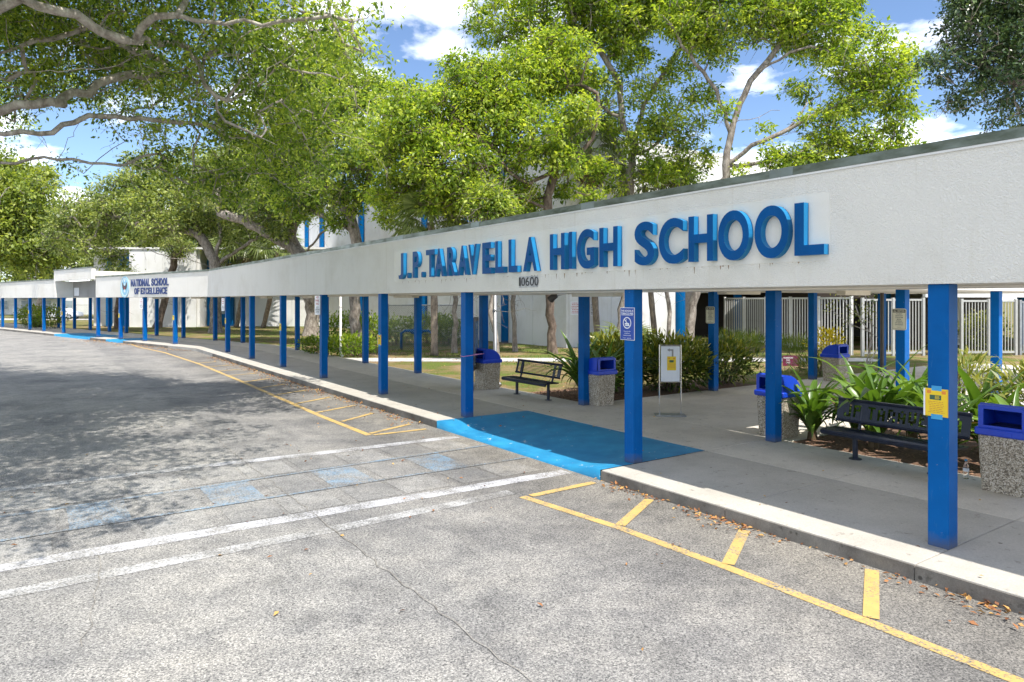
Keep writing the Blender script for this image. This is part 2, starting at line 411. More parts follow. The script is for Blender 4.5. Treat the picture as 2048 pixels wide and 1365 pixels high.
# ------------------------------------------------------------------ mesh helpers
class MB:
    def __init__(self): self.v = []; self.f = []
    def add(self, vs, fs):
        o = len(self.v); self.v += [tuple(p) for p in vs]; self.f += [tuple(i + o for i in f) for f in fs]; return self
    def box(self, x0, x1, y0, y1, z0, z1, fr=None, bev=0.0):
        if bev > 0: return self.bevbox(x0, x1, y0, y1, z0, z1, fr, bev)
        p = [(x, y, z) for z in (z0, z1) for y in (y0, y1) for x in (x0, x1)]
        if fr: p = [fr(*q) for q in p]
        return self.add(p, [(0, 2, 3, 1), (4, 5, 7, 6), (0, 1, 5, 4), (2, 6, 7, 3), (0, 4, 6, 2), (1, 3, 7, 5)])
    def bevbox(self, x0, x1, y0, y1, z0, z1, fr, b):
        """box with chamfered edges along its verticals and its top and bottom rims"""
        def ring(i, z):
            return [(x0 + i + (b if i == 0 else 0), y0 + i, z), (x1 - i - (b if i == 0 else 0), y0 + i, z), (x1 - i, y0 + i + (b if i == 0 else 0), z), (x1 - i, y1 - i - (b if i == 0 else 0), z),
                    (x1 - i - (b if i == 0 else 0), y1 - i, z), (x0 + i + (b if i == 0 else 0), y1 - i, z), (x0 + i, y1 - i - (b if i == 0 else 0), z), (x0 + i, y0 + i + (b if i == 0 else 0), z)]
        def ring2(z):
            return [(x0 + 1.5 * b, y0 + b, z), (x1 - 1.5 * b, y0 + b, z), (x1 - b, y0 + 1.5 * b, z), (x1 - b, y1 - 1.5 * b, z), (x1 - 1.5 * b, y1 - b, z), (x0 + 1.5 * b, y1 - b, z), (x0 + b, y1 - 1.5 * b, z), (x0 + b, y0 + 1.5 * b, z)]
        p = ring2(z0) + ring(0, z0 + b) + ring(0, z1 - b) + ring2(z1)
        if fr: p = [fr(*q) for q in p]
        f = []
        for k in range(3):
            for i in range(8):
                j = (i + 1) % 8
                f.append((k * 8 + i, k * 8 + j, (k + 1) * 8 + j, (k + 1) * 8 + i))
        f.append(tuple(range(7, -1, -1))); f.append(tuple(range(24, 32)))
        return self.add(p, f)
    def prism(self, poly, z0, z1):
        n = len(poly)
        a = sum(poly[i][0] * poly[(i + 1) % n][1] - poly[(i + 1) % n][0] * poly[i][1] for i in range(n))
        if a < 0: poly = poly[::-1]
        v = [(p[0], p[1], z0) for p in poly] + [(p[0], p[1], z1) for p in poly]
        f = [tuple(range(n - 1, -1, -1)), tuple(range(n, 2 * n))] + [(i, (i + 1) % n, n + (i + 1) % n, n + i) for i in range(n)]
        return self.add(v, f)
    def sheet(self, poly, z):
        n = len(poly)
        a = sum(poly[i][0] * poly[(i + 1) % n][1] - poly[(i + 1) % n][0] * poly[i][1] for i in range(n))
        if a < 0: poly = poly[::-1]
        return self.add([(p[0], p[1], z) for p in poly], [tuple(range(n))])
    def tube(self, pts, rad, k=6, cap=True):
        pts = [Vector(p) for p in pts]
        n = len(pts)
        if isinstance(rad, (int, float)): rad = [rad] * n
        vs = []; fs = []
        ref = Vector((0.31, 0.73, 0.61)).normalized()
        for i in range(n):
            d = (pts[min(i + 1, n - 1)] - pts[max(i - 1, 0)])
            if d.length < 1e-6: d = Vector((0, 0, 1))
            d.normalize()
            u = ref - d * ref.dot(d)
            if u.length < 1e-3: u = Vector((1, 0, 0)) - d * d.x
            u.normalize(); ref = u
            w = d.cross(u)
            for j in range(k):
                a = 2 * math.pi * j / k
                vs.append(pts[i] + (u * math.cos(a) + w * math.sin(a)) * rad[i])
        for i in range(n - 1):
            for j in range(k):
                q = (j + 1) % k
                fs.append((i * k + j, i * k + q, (i + 1) * k + q, (i + 1) * k + j))
        if cap:
            fs.append(tuple(range(k - 1, -1, -1))); fs.append(tuple((n - 1) * k + j for j in range(k)))
        return self.add(vs, fs)
    def mesh(self, name, off=None, smooth=False):
        me = bpy.data.meshes.new(name)
        v = self.v if off is None else [(p[0] - off[0], p[1] - off[1], p[2] - off[2]) for p in self.v]
        me.from_pydata(v, [], self.f)
        if smooth:
            me.polygons.foreach_set('use_smooth', [True] * len(me.polygons))
        me.update()
        return me
def obj(name, mesh, mat, parent=None):
    o = bpy.data.objects.new(name, mesh)
    if mat is not None and mesh is not None and not mesh.materials: mesh.materials.append(mat)
    COL.objects.link(o)
    if parent is not None: o.parent = parent
    return o
def part(name, mb, mat, parent=None, smooth=False, world=True):
    """mesh from a builder; world coordinates are made local to an unrotated parent chain"""
    off = None
    if parent is not None and world:
        off = Vector((0, 0, 0)); p = parent
        while p is not None: off += p.location; p = p.parent
    return obj(name, mb.mesh(name, off, smooth), mat, parent)
def tag(o, label=None, cat=None, group=None, kind=None):
    if label: o['label'] = label
    if cat: o['category'] = cat
    if group: o['group'] = group
    if kind: o['kind'] = kind
    return o
def thing(name, loc, label, cat, group=None, rz=0.0):
    o = bpy.data.objects.new(name, None)
    o.empty_display_size = 0.2
    o.location = loc; o.rotation_euler = (0, 0, rz)
    COL.objects.link(o)
    return tag(o, label, cat, group)
def copy_tree(root, loc, rz=None, label=None, scale=None):
    r = root.copy(); COL.objects.link(r); r.location = loc
    if rz is not None: r.rotation_euler = (0, 0, rz)
    if scale is not None: r.scale = (scale, scale, scale)
    if label: r['label'] = label
    for ch in root.children:
        c = ch.copy(); COL.objects.link(c); c.parent = r
        for g in ch.children:
            d = g.copy(); COL.objects.link(d); d.parent = c
    return r
def np_mesh(name, V, Fq, rnd=None, smooth=False):
    me = bpy.data.meshes.new(name)
    nv, nf, k = len(V), len(Fq), Fq.shape[1]
    me.vertices.add(nv); me.vertices.foreach_set('co', np.ascontiguousarray(V, dtype=np.float32).ravel())
    me.loops.add(nf * k); me.loops.foreach_set('vertex_index', np.ascontiguousarray(Fq, dtype=np.int32).ravel())
    me.polygons.add(nf)
    me.polygons.foreach_set('loop_start', np.arange(0, nf * k, k, dtype=np.int32))
    if smooth: me.polygons.foreach_set('use_smooth', np.ones(nf, dtype=bool))
    me.update(calc_edges=True)
    if rnd is not None:
        a = me.attributes.new('rnd', 'FLOAT', 'FACE')
        a.data.foreach_set('value', np.ascontiguousarray(rnd, dtype=np.float32))
    return me
def leaf_arrays(P, D, Nn, L, Wd, fold=0.12):
    """one folded rhombic leaf per point: P base, D direction, Nn rough normal, L length, Wd width"""
    D = D / np.linalg.norm(D, axis=1, keepdims=True)
    S = np.cross(D, Nn); S /= (np.linalg.norm(S, axis=1, keepdims=True) + 1e-9)
    U = np.cross(S, D)
    L = L[:, None]; Wd = Wd[:, None]
    n = len(P)
    V = np.empty((n, 4, 3))
    V[:, 0] = P
    V[:, 1] = P + D * L * 0.45 + S * Wd * 0.5 + U * L * fold
    V[:, 2] = P + D * L
    V[:, 3] = P + D * L * 0.45 - S * Wd * 0.5 + U * L * fold
    return V.reshape(-1, 3), np.arange(n * 4).reshape(n, 4)
# ------------------------------------------------------------------ text
_tc = {}
def text_geo(body, off=0.0, res=8):
    key = (body, off)
    if key in _tc: return _tc[key]
    cu = bpy.data.curves.new('txt', 'FONT'); cu.body = body; cu.size = 1.0; cu.offset = off; cu.resolution_u = res
    cu.fill_mode = 'FRONT'
    o = bpy.data.objects.new('txt', cu)
    me = o.to_mesh()
    v = np.array([p.co[:] for p in me.vertices]); f = [tuple(p.vertices) for p in me.polygons]
    o.to_mesh_clear()
    bpy.data.objects.remove(o); bpy.data.curves.remove(cu)
    mn = v.min(axis=0); mx = v.max(axis=0)
    v = (v - mn) / np.maximum(mx - mn, 1e-6)
    asp = (mx[0] - mn[0]) / max(mx[1] - mn[1], 1e-6)
    _tc[key] = (v, f, asp)
    return _tc[key]
def text_mb(body, O, Rv, Uv, w, h, depth=0.0, off=0.0, mb=None, side_mb=None):
    """flat (or extruded) lettering fitted in a w x h box at O (lower left)"""
    v, f, asp = text_geo(body, off)
    if w is None: w = h * asp
    mb = mb or MB()
    Ov = Vector(O); Rv = Vector(Rv); Uv = Vector(Uv); out = Rv.cross(Uv)
    front = [Ov + Rv * (p[0] * w) + Uv * (p[1] * h) + out * depth for p in v]
    if depth <= 0.003:
        mb.add(front, f); return mb
    n = len(v)
    back = [Ov + Rv * (p[0] * w) + Uv * (p[1] * h) for p in v]
    cnt = {}
    for q in f:
        for i in range(len(q)):
            a, b_ = q[i], q[(i + 1) % len(q)]
            # merge by position so that duplicated verts still give closed borders
            cnt[(a, b_)] = 1
    pos = {}
    def pid(i):
        k = (round(v[i][0], 5), round(v[i][1], 5)); return pos.setdefault(k, len(pos))
    es = {}
    for (a, b_) in cnt: es[(pid(a), pid(b_))] = (a, b_)
    sides = []
    for (pa, pb), (a, b_) in es.items():
        if (pb, pa) not in es: sides.append((a, n + a, n + b_, b_))
    # split verts for hard edges
    mb.add(front, f)
    side_mb = side_mb if side_mb is not None else mb
    for (a, c_, d_, b_) in sides:
        side_mb.add([front[a], back[a], back[b_], front[b_]], [(0, 1, 2, 3)])
    return mb
# ------------------------------------------------------------------ vegetation generators
def resample(pts, step):
    out = [Vector(pts[0])]
    for a, b_ in zip(pts[:-1], pts[1:]):
        a, b_ = Vector(a), Vector(b_)
        k = max(1, int(round((b_ - a).length / step)))
        for i in range(1, k + 1): out.append(a.lerp(b_, i / k))
    return out
def smooth_line(pts, step):
    """Catmull-Rom through the given points"""
    pts = [Vector(p) for p in pts]
    if len(pts) < 3: return resample(pts, step)
    P = [pts[0] * 2 - pts[1]] + pts + [pts[-1] * 2 - pts[-2]]
    out = [pts[0]]
    for i in range(1, len(P) - 2):
        p0, p1, p2, p3 = P[i - 1], P[i], P[i + 1], P[i + 2]
        k = max(1, int(round((p2 - p1).length / step)))
        for j in range(1, k + 1):
            t = j / k
            out.append(0.5 * ((2 * p1) + (p2 - p0) * t + (2 * p0 - 5 * p1 + 4 * p2 - p3) * t * t + (3 * p1 - p0 - 3 * p2 + p3) * t ** 3))
    return out
def tree(name, label, cat, lines, lobes, R0, bark_m, leaf_m, nclump, nleaf, lsize, sigma, seed, group='trees around the school', tip=0.011, droop=0.35, bare=0, step=0.5, shell=0.45, trunk_name='trunk', crown_name='crown', twigs=130):
    g = np.random.default_rng(seed)
    base = Vector(lines[0][0])
    root = thing(name, base, label, cat, group)
    pos = []; par = []
    for li, ln in enumerate(lines):
        pts = smooth_line(ln, step)
        if li == 0:
            prev = -1
        else:
            A = np.array([p[:] for p in pos]); prev = int(np.argmin(((A - np.array(pts[0][:])) ** 2).sum(1)))
            pts = pts[1:] if (A[prev] - np.array(pts[0][:])).dot(A[prev] - np.array(pts[0][:])) < 0.2 else pts
        for i, p in enumerate(pts):
            amp = 0.05 if (li or i > 2) else 0.0
            pos.append(Vector(p) + Vector(g.normal(0, amp, 3))); par.append(prev); prev = len(pos) - 1
    nseed = len(pos)
    # clump centres in the lobes
    vol = np.array([l[1][0] * l[1][1] * l[1][2] for l in lobes]) ** 0.75
    cnt = np.maximum(3, (nclump * vol / vol.sum()).astype(int))
    C = []
    for (c, r), k in zip(lobes, cnt):
        d = g.normal(0, 1, (k, 3)); d /= np.linalg.norm(d, axis=1, keepdims=True)
        rr = g.uniform(0.12, 1.0, (k, 1)) ** shell
        C.append(np.array(c[:]) + d * rr * np.array(r))
    C = np.concatenate(C)
    C = C[C[:, 2] > base.z + 1.5]
    A = np.array([p[:] for p in pos])
    start = nseed // 5 if nseed > 12 else 1
    d0 = np.sqrt(((C[:, None, :] - A[None, start:, :]) ** 2).sum(2)).min(1)
    order = np.argsort(d0)
    cap_n = nseed + len(C) * 14 + 10
    buf = np.zeros((cap_n, 3)); buf[:nseed] = A
    n = nseed
    tips = []
    for ci in order:
        c = C[ci]
        dv = buf[start:n] - c
        dist = np.sqrt((dv ** 2).sum(1)) + np.maximum(dv[:, 2], 0) * 0.25
        j = int(np.argmin(dist)) + start
        p0 = Vector(buf[j]); p1 = Vector(c)
        L = (p1 - p0).length
        if L < 0.15: tips.append((ci, j)); continue
        pd = (p0 - pos[par[j]]).normalized() if par[j] >= 0 else Vector((0, 0, 1))
        ctrl = p0 + pd * L * 0.35 + Vector((0, 0, 0.10 * L))
        k = max(1, min(13, int(L / step)))
        prev = j
        for i in range(1, k + 1):
            t = i / k
            q = p0 * (1 - t) ** 2 + ctrl * 2 * t * (1 - t) + p1 * t * t
            if i < k: q = q + Vector(g.normal(0, 0.07 * min(L, 1.2), 3))
            pos.append(q); par.append(prev); buf[n] = q[:]; prev = n; n += 1
        tips.append((ci, prev))
    w = np.zeros(n)
    for _, j in tips: w[j] += 1
    haschild = np.zeros(n, bool)
    for i in range(n):
        if par[i] >= 0: haschild[par[i]] = True
    w[(~haschild) & (w == 0)] = 1
    for i in range(n - 1, 0, -1):
        if par[i] >= 0: w[par[i]] += w[i]
    p = math.log(max(w[0], 3)) / math.log(R0 / tip)
    rad = tip * np.maximum(w, 1) ** (1 / p)
    # drawn limbs keep a visible thickness
    ch = [[] for _ in range(n)]
    for i in range(1, n):
        if par[i] >= 0: ch[par[i]].append(i)
    mb = MB()
    stack = [(0, None)]
    while stack:
        i, p0 = stack.pop()
        pts = []; rr = []
        if p0 is not None: pts.append(pos[p0]); rr.append(min(rad[p0], rad[i] * 1.25))
        while True:
            pts.append(pos[i]); rr.append(rad[i])
            if not ch[i]: break
            cs = sorted(ch[i], key=lambda q: -rad[q])
            for q in cs[1:]: stack.append((q, i))
            i = cs[0]
        if p0 is None:
            rr[0] *= 1.45
            if len(rr) > 2: rr[1] *= 1.12
        mr = max(rr)
        if len(pts) > 1: mb.tube(pts, rr, 9 if mr > 0.12 else (6 if mr > 0.04 else 4), cap=False)
    for _ in range(twigs):
        i = int(g.integers(nseed // 3, n)); q0 = pos[i]; d = Vector(g.normal(0, 1, 3)) + Vector((0, 0, -0.25)); d.normalize()
        pts = [q0]; ln = g.uniform(0.12, 0.30) * (step / 0.4)
        for k in range(int(g.integers(3, 7))):
            d = (d + Vector(g.normal(0, 0.38, 3)) + Vector((0, 0, -0.06))).normalized(); pts.append(pts[-1] + d * ln)
            if g.random() < 0.4:
                e = (d + Vector(g.normal(0, 0.8, 3))).normalized(); mb.tube([pts[-1], pts[-1] + e * ln * 1.2, pts[-1] + e * ln * 2 + Vector(g.normal(0, 0.1, 3)) * ln], [tip * 0.8, tip * 0.6, tip * 0.35], 3, cap=False)
        mb.tube(pts, [tip * 1.1 * (1 - 0.6 * k / len(pts)) for k in range(len(pts))], 3, cap=False)
    part(trunk_name, mb, bark_m, root, smooth=True)
    # leaves
    nl = nleaf
    K = len(C)
    cl = np.repeat(np.arange(K), nl)
    if bare: pass
    m = len(cl)
    sg = sigma * g.uniform(0.55, 1.25, K)
    ctilt = g.normal(0, 0.45, (K, 3))
    offs = g.normal(0, 1, (m, 3)) * sg[cl][:, None] * np.array([1, 1, 0.7])
    P = C[cl] + offs
    od = offs / (np.linalg.norm(offs, axis=1, keepdims=True) + 1e-6)
    D = od * 0.8 + g.normal(0, 0.6, (m, 3)) + np.array([0, 0, -droop])
    Nn = g.normal(0, 0.42, (m, 3)) + np.array([0, 0, 1.0]) + od * 0.3 + ctilt[cl]
    Ls = lsize * g.uniform(0.5, 1.4, m)
    V, Fq = leaf_arrays(P, D, Nn, Ls, Ls * g.uniform(0.36, 0.6, m))
    crn = g.uniform(0, 1, K)
    rn = np.clip(0.55 * crn[cl] + 0.55 * g.uniform(0, 1, m) - 0.02 + 0.08 * (od[:, 2]), 0, 1)
    me = np_mesh(crown_name, V - np.array(base[:]), Fq, rn)
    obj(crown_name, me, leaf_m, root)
    return root
def L3(px, py, Y, r, ry=None, rz=None):
    return (PT(px, py, Y), (r, ry if ry else r, rz if rz else r * 0.85))
def bush(name, label, loc, rx, ry, h, n, lsize, mat, seed, group=None, cat='shrub', stems=9, wr=0.4, up=0.5, top=None, kind=None):
    g = np.random.default_rng(seed)
    root = thing(name, loc, label, cat, group)
    mb = MB()
    tips = []
    for i in range(stems):
        a = g.uniform(0, 2 * math.pi); q = g.uniform(0.1, 0.85)
        e = Vector((math.cos(a) * rx * q, math.sin(a) * ry * q, h * g.uniform(0.6, 0.95)))
        b0 = Vector((e.x * 0.45, e.y * 0.45, 0))
        mb.tube([b0, b0.lerp(e, 0.5) + Vector((0, 0, 0.05)), e], [0.018, 0.013, 0.006], 4, cap=False)
        tips.append(e)
    part('stem', mb, m_bark_brown, root, world=False)
    d = g.normal(0, 1, (n, 3)); d /= np.linalg.norm(d, axis=1, keepdims=True)
    r = g.uniform(0.1, 1, (n, 1)) ** 0.4
    lump = 1 + 0.22 * np.sin(d[:, :1] * 5 + seed) * np.cos(d[:, 1:2] * 6 + seed * 2) + g.normal(0, 0.07, (n, 1))
    P = d * r * lump * np.array([rx, ry, h * 0.5]) + np.array([0, 0, h * 0.55])
    P[:, 2] = np.maximum(P[:, 2], 0.04)
    D = d * 0.8 + g.normal(0, 0.45, (n, 3)) + np.array([0, 0, up])
    Nn = g.normal(0, 0.5, (n, 3)) + np.array([0, 0, 1.0])
    Ls = lsize * g.uniform(0.6, 1.3, n)
    V, Fq = leaf_arrays(P, D, Nn, Ls, Ls * wr * g.uniform(0.8, 1.2, n))
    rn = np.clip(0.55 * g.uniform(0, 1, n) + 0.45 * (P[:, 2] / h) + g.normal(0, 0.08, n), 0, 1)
    if top is None: pass
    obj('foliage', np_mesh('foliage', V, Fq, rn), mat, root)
    return root
# strap leaves (crinum): a few blade shapes shared by all plants
def strap_mesh(L, Wd, bend, seed):
    g = np.random.default_rng(seed)
    k = 9; V = []; rn = []
    x = z = 0.0; a = R_(82)
    da = bend / k
    tw = g.uniform(-0.05, 0.05)
    for i in range(k + 1):
        t = i / k
        w = Wd * (0.35 + 0.65 * math.sin(min(1, t * 1.9 + 0.12) * math.pi / 2)) * (1 - max(0, (t - 0.42) / 0.58) ** 1.7) + 0.002
        lift = w * 0.22
        yy = tw * math.sin(t * 3)
        V += [(x - lift * math.sin(a), yy - w / 2, z + lift * math.cos(a)), (x, yy, z), (x - lift * math.sin(a), yy + w / 2, z + lift * math.cos(a))]
        x += L / k * math.cos(a); z += L / k * math.sin(a); a -= da * (0.5 + t)
    Fq = []
    for i in range(k):
        b0 = i * 3
        Fq += [(b0, b0 + 3, b0 + 4, b0 + 1), (b0 + 1, b0 + 4, b0 + 5, b0 + 2)]
    return np_mesh('strap_leaf', np.array(V), np.array(Fq), np.full(len(Fq), g.uniform(0.15, 0.95)), True)
STRAPS = [strap_mesh(g_[0], g_[1], g_[2], i) for i, g_ in enumerate([(1.05, 0.11, 1.2), (1.15, 0.12, 1.9), (1.0, 0.12, 2.3), (0.85, 0.10, 2.7), (1.2, 0.11, 0.8), (0.9, 0.13, 1.6), (1.25, 0.12, 2.1), (0.7, 0.09, 3.0)])]
for me in STRAPS: me.materials.append(m_leaf_strap)
DEADS = [strap_mesh(0.8, 0.07, 3.2, 31), strap_mesh(0.9, 0.06, 2.9, 32)]
for me in DEADS: me.materials.append(m_leaf_dead)
def strap_plant(label, loc, n, sc, seed):
    g = np.random.default_rng(seed)
    root = thing('strap_leaf_plant', loc, label, 'plant', 'strap-leaf plants in the beds')
    mb = MB(); mb.tube([(0, 0, -0.02), (0, 0, 0.1), (0.01, 0, 0.22)], [0.09, 0.08, 0.05], 8)
    part('stem', mb, m_leaf_dead, root, world=False)
    for i in range(n):
        o = obj('leaf', DEADS[i % 2] if i % 9 == 8 else STRAPS[int(g.integers(0, len(STRAPS)))], None, root)
        a = i * 2.39996 + g.uniform(-0.3, 0.3)
        o.rotation_euler = (g.uniform(-0.2, 0.2), g.uniform(-0.25, 0.5), a)
        o.location = (math.cos(a) * 0.05, math.sin(a) * 0.05, 0.08 + 0.004 * i)
        s = sc * g.uniform(0.75, 1.2)
        o.scale = (s, s * g.uniform(0.85, 1.2), s)
    return root
def frond_mesh(seed, rad=0.95, pet=0.9, nb=26):
    g = np.random.default_rng(seed)
    V = []; Fq = []; rn = []
    pw = 0.02
    base = [(0, -pw, 0), (0, pw, 0), (pet, pw * 0.7, 0.02), (pet, -pw * 0.7, 0.02)]
    V += base; Fq.append((0, 1, 2, 3)); rn.append(0.6)
    for i in range(nb):
        a = R_(-118 + 236 * i / (nb - 1))
        L = rad * (0.72 + 0.28 * math.cos(a * 0.6)) * g.uniform(0.9, 1.05)
        w = 0.035
        dx, dy = math.cos(a), math.sin(a)
        d1 = L * 0.55
        zf = -0.10 * abs(dy)
        o = len(V)
        V += [(pet + dx * 0.02 - dy * 0.006, dy * 0.02 + dx * 0.006, 0.02), (pet + dx * d1 - dy * w, dy * d1 + dx * w, 0.03 + zf + 0.05), (pet + dx * d1 + dy * w, dy * d1 - dx * w, 0.03 + zf + 0.03),
              (pet + dx * L, dy * L, zf * 2 - 0.30 * L * g.uniform(0.6, 1.4))]
        Fq += [(o, o + 2, o + 1, o + 1), (o + 1, o + 2, o + 3, o + 3)]
        rn += [g.uniform(0.2, 0.9)] * 2
    Fa = np.array(Fq)
    return V, Fq, rn
def frond_to_mesh(name, seed, **kw):
    V, Fq, rn = frond_mesh(seed, **kw)
    me = bpy.data.meshes.new(name)
    me.from_pydata(V, [], [tuple(dict.fromkeys(f)) for f in Fq])
    a = me.attributes.new('rnd', 'FLOAT', 'FACE'); a.data.foreach_set('value', np.array(rn, dtype=np.float32))
    me.update(); return me
FRONDS = [frond_to_mesh('frond', i) for i in range(4)]
DEADF = [frond_to_mesh('dead_frond', 10 + i, rad=0.7, pet=0.6, nb=16) for i in range(2)]
for me in FRONDS: me.materials.append(m_leaf_palm)
for me in DEADF: me.materials.append(m_leaf_dead)
def palm(label, base, top, n, sc, seed, dead=8, r=0.15):
    g = np.random.default_rng(seed)
    base, top = Vector(base), Vector(top)
    root = thing('fan_palm', base, label, 'palm tree', 'fan palms behind the canopy')
    mb = MB()
    mid = base.lerp(top, 0.5) + Vector((g.uniform(-.15, .15), 0, 0))
    pts = smooth_line([base, mid, top], 0.4)
    rr = [r * (1.25 if i == 0 else 1.0) * (1 + 0.06 * math.sin(i * 2.3)) for i in range(len(pts))]
    mb.tube(pts, rr, 10); part('trunk', mb, m_palmtrunk, root, smooth=True)
    h = top - base
    for i in range(n + dead):
        dd = i >= n
        o = obj('frond', (DEADF if dd else FRONDS)[int(g.integers(0, 2 if dd else 4))], None, root)
        a = i * 2.39996
        el = R_(-62 - 22 * g.random()) if dd else R_(70 - 95 * (i / n) ** 0.8 + g.uniform(-8, 8))
        o.rotation_mode = 'XYZ'
        M = Matrix.Rotation(a, 4, 'Z') @ Matrix.Rotation(-el, 4, 'Y') @ Matrix.Rotation(g.uniform(-.4, .4), 4, 'X')
        s = sc * g.uniform(0.85, 1.15)
        o.matrix_local = Matrix.Translation(h + Vector((0, 0, -0.1 if dd else 0.0))) @ M @ Matrix.Scale(s, 4)
    return root
# ================================================================== GROUND
def structure(name, mb, mat, parent=None, smooth=False):
    o = part(name, mb, mat, parent, smooth)
    if parent is None: o['kind'] = 'structure'
    return o
KN1, KN2 = 6.85, 16.22       # kerb lines
BN1, BN2 = 10.98, 20.35      # back edges of the walk
structure('ground', MB().sheet([(-900, -300), (900, -300), (900, 1400), (-900, 1400)], -0.06), m_lawn)
kc = isect(KN1, KN2); bc = isect(BN1, BN2)
road = structure('road', MB().sheet([W1(KN1 + 0.05, -14), kc + N1 * 0.05 + N2 * 0.03, W2(KN2 + 0.05, 105), (-150, 70, 0), (-150, -40, 0), (30, -40, 0)], 0.0), m_asphalt)
structure('lawn', MB().sheet([W1(BN1 - 0.1, -30), bc, W2(BN2 - 0.1, 108), (-500, 700, 0), (500, 700, 0), (300, -60, 0)], 0.12), m_lawn)
# paved court at the right and the cross path behind the walk
structure('court_pavement', MB().sheet([W1(14.6, 7.4), W1(40, 7.4), W1(40, -22), W1(14.6, -22)], 0.131), m_path)
structure('footpath', MB().sheet([(-9.2, 28.3), (15.4, 28.3), (15.4, 30.0), (-9.2, 30.0)], 0.128), m_path)
structure('planting_bed', MB().sheet([W1(10.9, 7.25), W1(14.6, 7.25), W1(14.6, -8), W1(10.9, -8)], 0.136), m_mulch)
bed2 = structure('planting_bed', MB().sheet([W1(10.9, 15.2), W1(13.2, 15.2), W1(14.5, 14.4), W1(17.6, 14.6), W1(17.6, 12.6), W1(10.9, 12.6)], 0.134), m_mulch)
# road paint
def stripe(pts, w, z, mat, name='painted_line', close=False):
    mb = MB()
    pts = [Vector((p[0], p[1], 0)) for p in pts]
    L = []; Rr = []
    for i, p in enumerate(pts):
        d = (pts[min(i + 1, len(pts) - 1)] - pts[max(i - 1, 0)]).normalized()
        nrm = Vector((-d.y, d.x, 0))
        L.append(p + nrm * w / 2); Rr.append(p - nrm * w / 2)
    n = len(pts)
    mb.add([(p.x, p.y, z) for p in L + Rr], [(n + i, n + i + 1, i + 1, i) for i in range(n - 1)])
    return part(name, mb, mat, road)
def quadmark(n0, n1, s0, s1, z, mat, name='painted_square'):
    return part(name, MB().sheet([W1(n0, s0), W1(n1, s0), W1(n1, s1), W1(n0, s1)], z), mat, road)
g_ = lambda *a: G(*a)
# near yellow hatched zone
stripe([g_(1045, 994), g_(1235, 1055), g_(1455, 1136), g_(1742, 1247), g_(2010, 1353), W1(5.62, -1.5), W1(5.62, -8)], 0.125, 0.004, m_yellow)
for a, b_ in (((1062, 993), (1188, 966)), ((1240, 1052), (1299, 1000)), ((1456, 1130), (1489, 1062)), ((1742, 1238), (1744, 1141))):
    stripe([g_(*a), g_(*b_)], 0.125, 0.008, m_yellow)
for s in (0.55, -1.6, -3.8): stripe([W1(5.6, s), W1(6.75, s + 0.35)], 0.125, 0.008, m_yellow)
# far yellow zone
far = [(150, 664), (235, 678), (275, 694), (330, 706), (400, 729), (480, 762), (560, 797), (640, 832), (738, 871)]
stripe([g_(*p) for p in far], 0.13, 0.004, m_yellow)
for a, b_ in (((747, 871), (852, 859)), ((740, 868), (820, 849)), ((684, 844), (746, 827)), ((633, 826), (707, 812)), ((588, 809), (660, 795)), ((555, 790), (612, 781)), ((517, 777), (570, 769)),
             ((486, 765), (537, 758)), ((458, 752), (514, 747)), ((438, 743), (482, 739)), ((415, 734), (465, 731)), ((396, 727), (432, 724))):
    stripe([g_(*a), g_(*b_)], 0.11, 0.008, m_yellow)
# crosswalk
stripe([W1(6.72, 11.62), W1(4.2, 11.70), W1(2.3, 11.86)], 0.24, 0.004, m_white)
stripe([W1(2.3, 11.86), W1(-6, 12.2), W1(-16, 12.5)], 0.24, 0.004, m_white_worn)
stripe([W1(6.75, 8.30), W1(3.0, 8.42), W1(-0.3, 8.5), W1(-8, 8.6), W1(-18, 8.7)], 0.27, 0.004, m_white)
stripe([W1(5.4, 7.85), W1(3.0, 7.75), W1(-0.6, 7.7), W1(-10, 7.7)], 0.22, 0.004, m_white_worn)
stripe([W1(6.8, 10.62), W1(4.6, 10.60), W1(1.0, 10.50), W1(-3.2, 10.45), W1(-14, 10.4)], 0.09, 0.008, m_blue_road)
stripe([W1(6.8, 9.42), W1(4.6, 9.46), W1(1.0, 9.45), W1(-4, 9.4)], 0.075, 0.008, m_blue_road)
for k in range(-8, 5):
    n0 = 0.33 + 1.58 * k
    if n0 + 0.64 < 6.6:
        quadmark(n0, n0 + 0.64, 9.47, 10.52, 0.004, m_blue_road)
        if k > -2:
            quadmark(n0 - 0.80, n0 - 0.12, 9.47, 10.48, 0.0045, m_check_dark)
    if n0 + 0.7 < 6.2:
        quadmark(n0 + 0.72, n0 + 1.42, 10.66, 11.5, 0.0045, m_check)
        quadmark(n0 - 0.05, n0 + 0.66, 10.66, 11.5, 0.0045, m_check_dark)
        quadmark(n0 + 0.70, n0 + 1.40, 8.6, 9.38, 0.0045, m_check)
        if k > 0: quadmark(n0 + 0.02, n0 + 0.64, 8.6, 9.38, 0.0045, m_check_dark)
# paving seam and cracks (narrow dirt-filled gaps)
def crack(pts, w, seed):
    g = np.random.default_rng(seed)
    P = resample(pts, 0.18)
    P = [p + Vector((g.normal(0, 0.018), g.normal(0, 0.018), 0)) for p in P]
    stripe(P, w, 0.011, m_seam, 'seam')
crack([W1(2.83, -1), W1(2.83, 12), W1(2.9, 21)], 0.008, 1)
crack([W1(0.3, 6.2), W1(0.5, 7.6), W1(0.55, 8.3)], 0.006, 2)
crack([W1(-0.6, 5.2), W1(-0.7, 6.6), W1(-0.3, 7.4)], 0.006, 3)
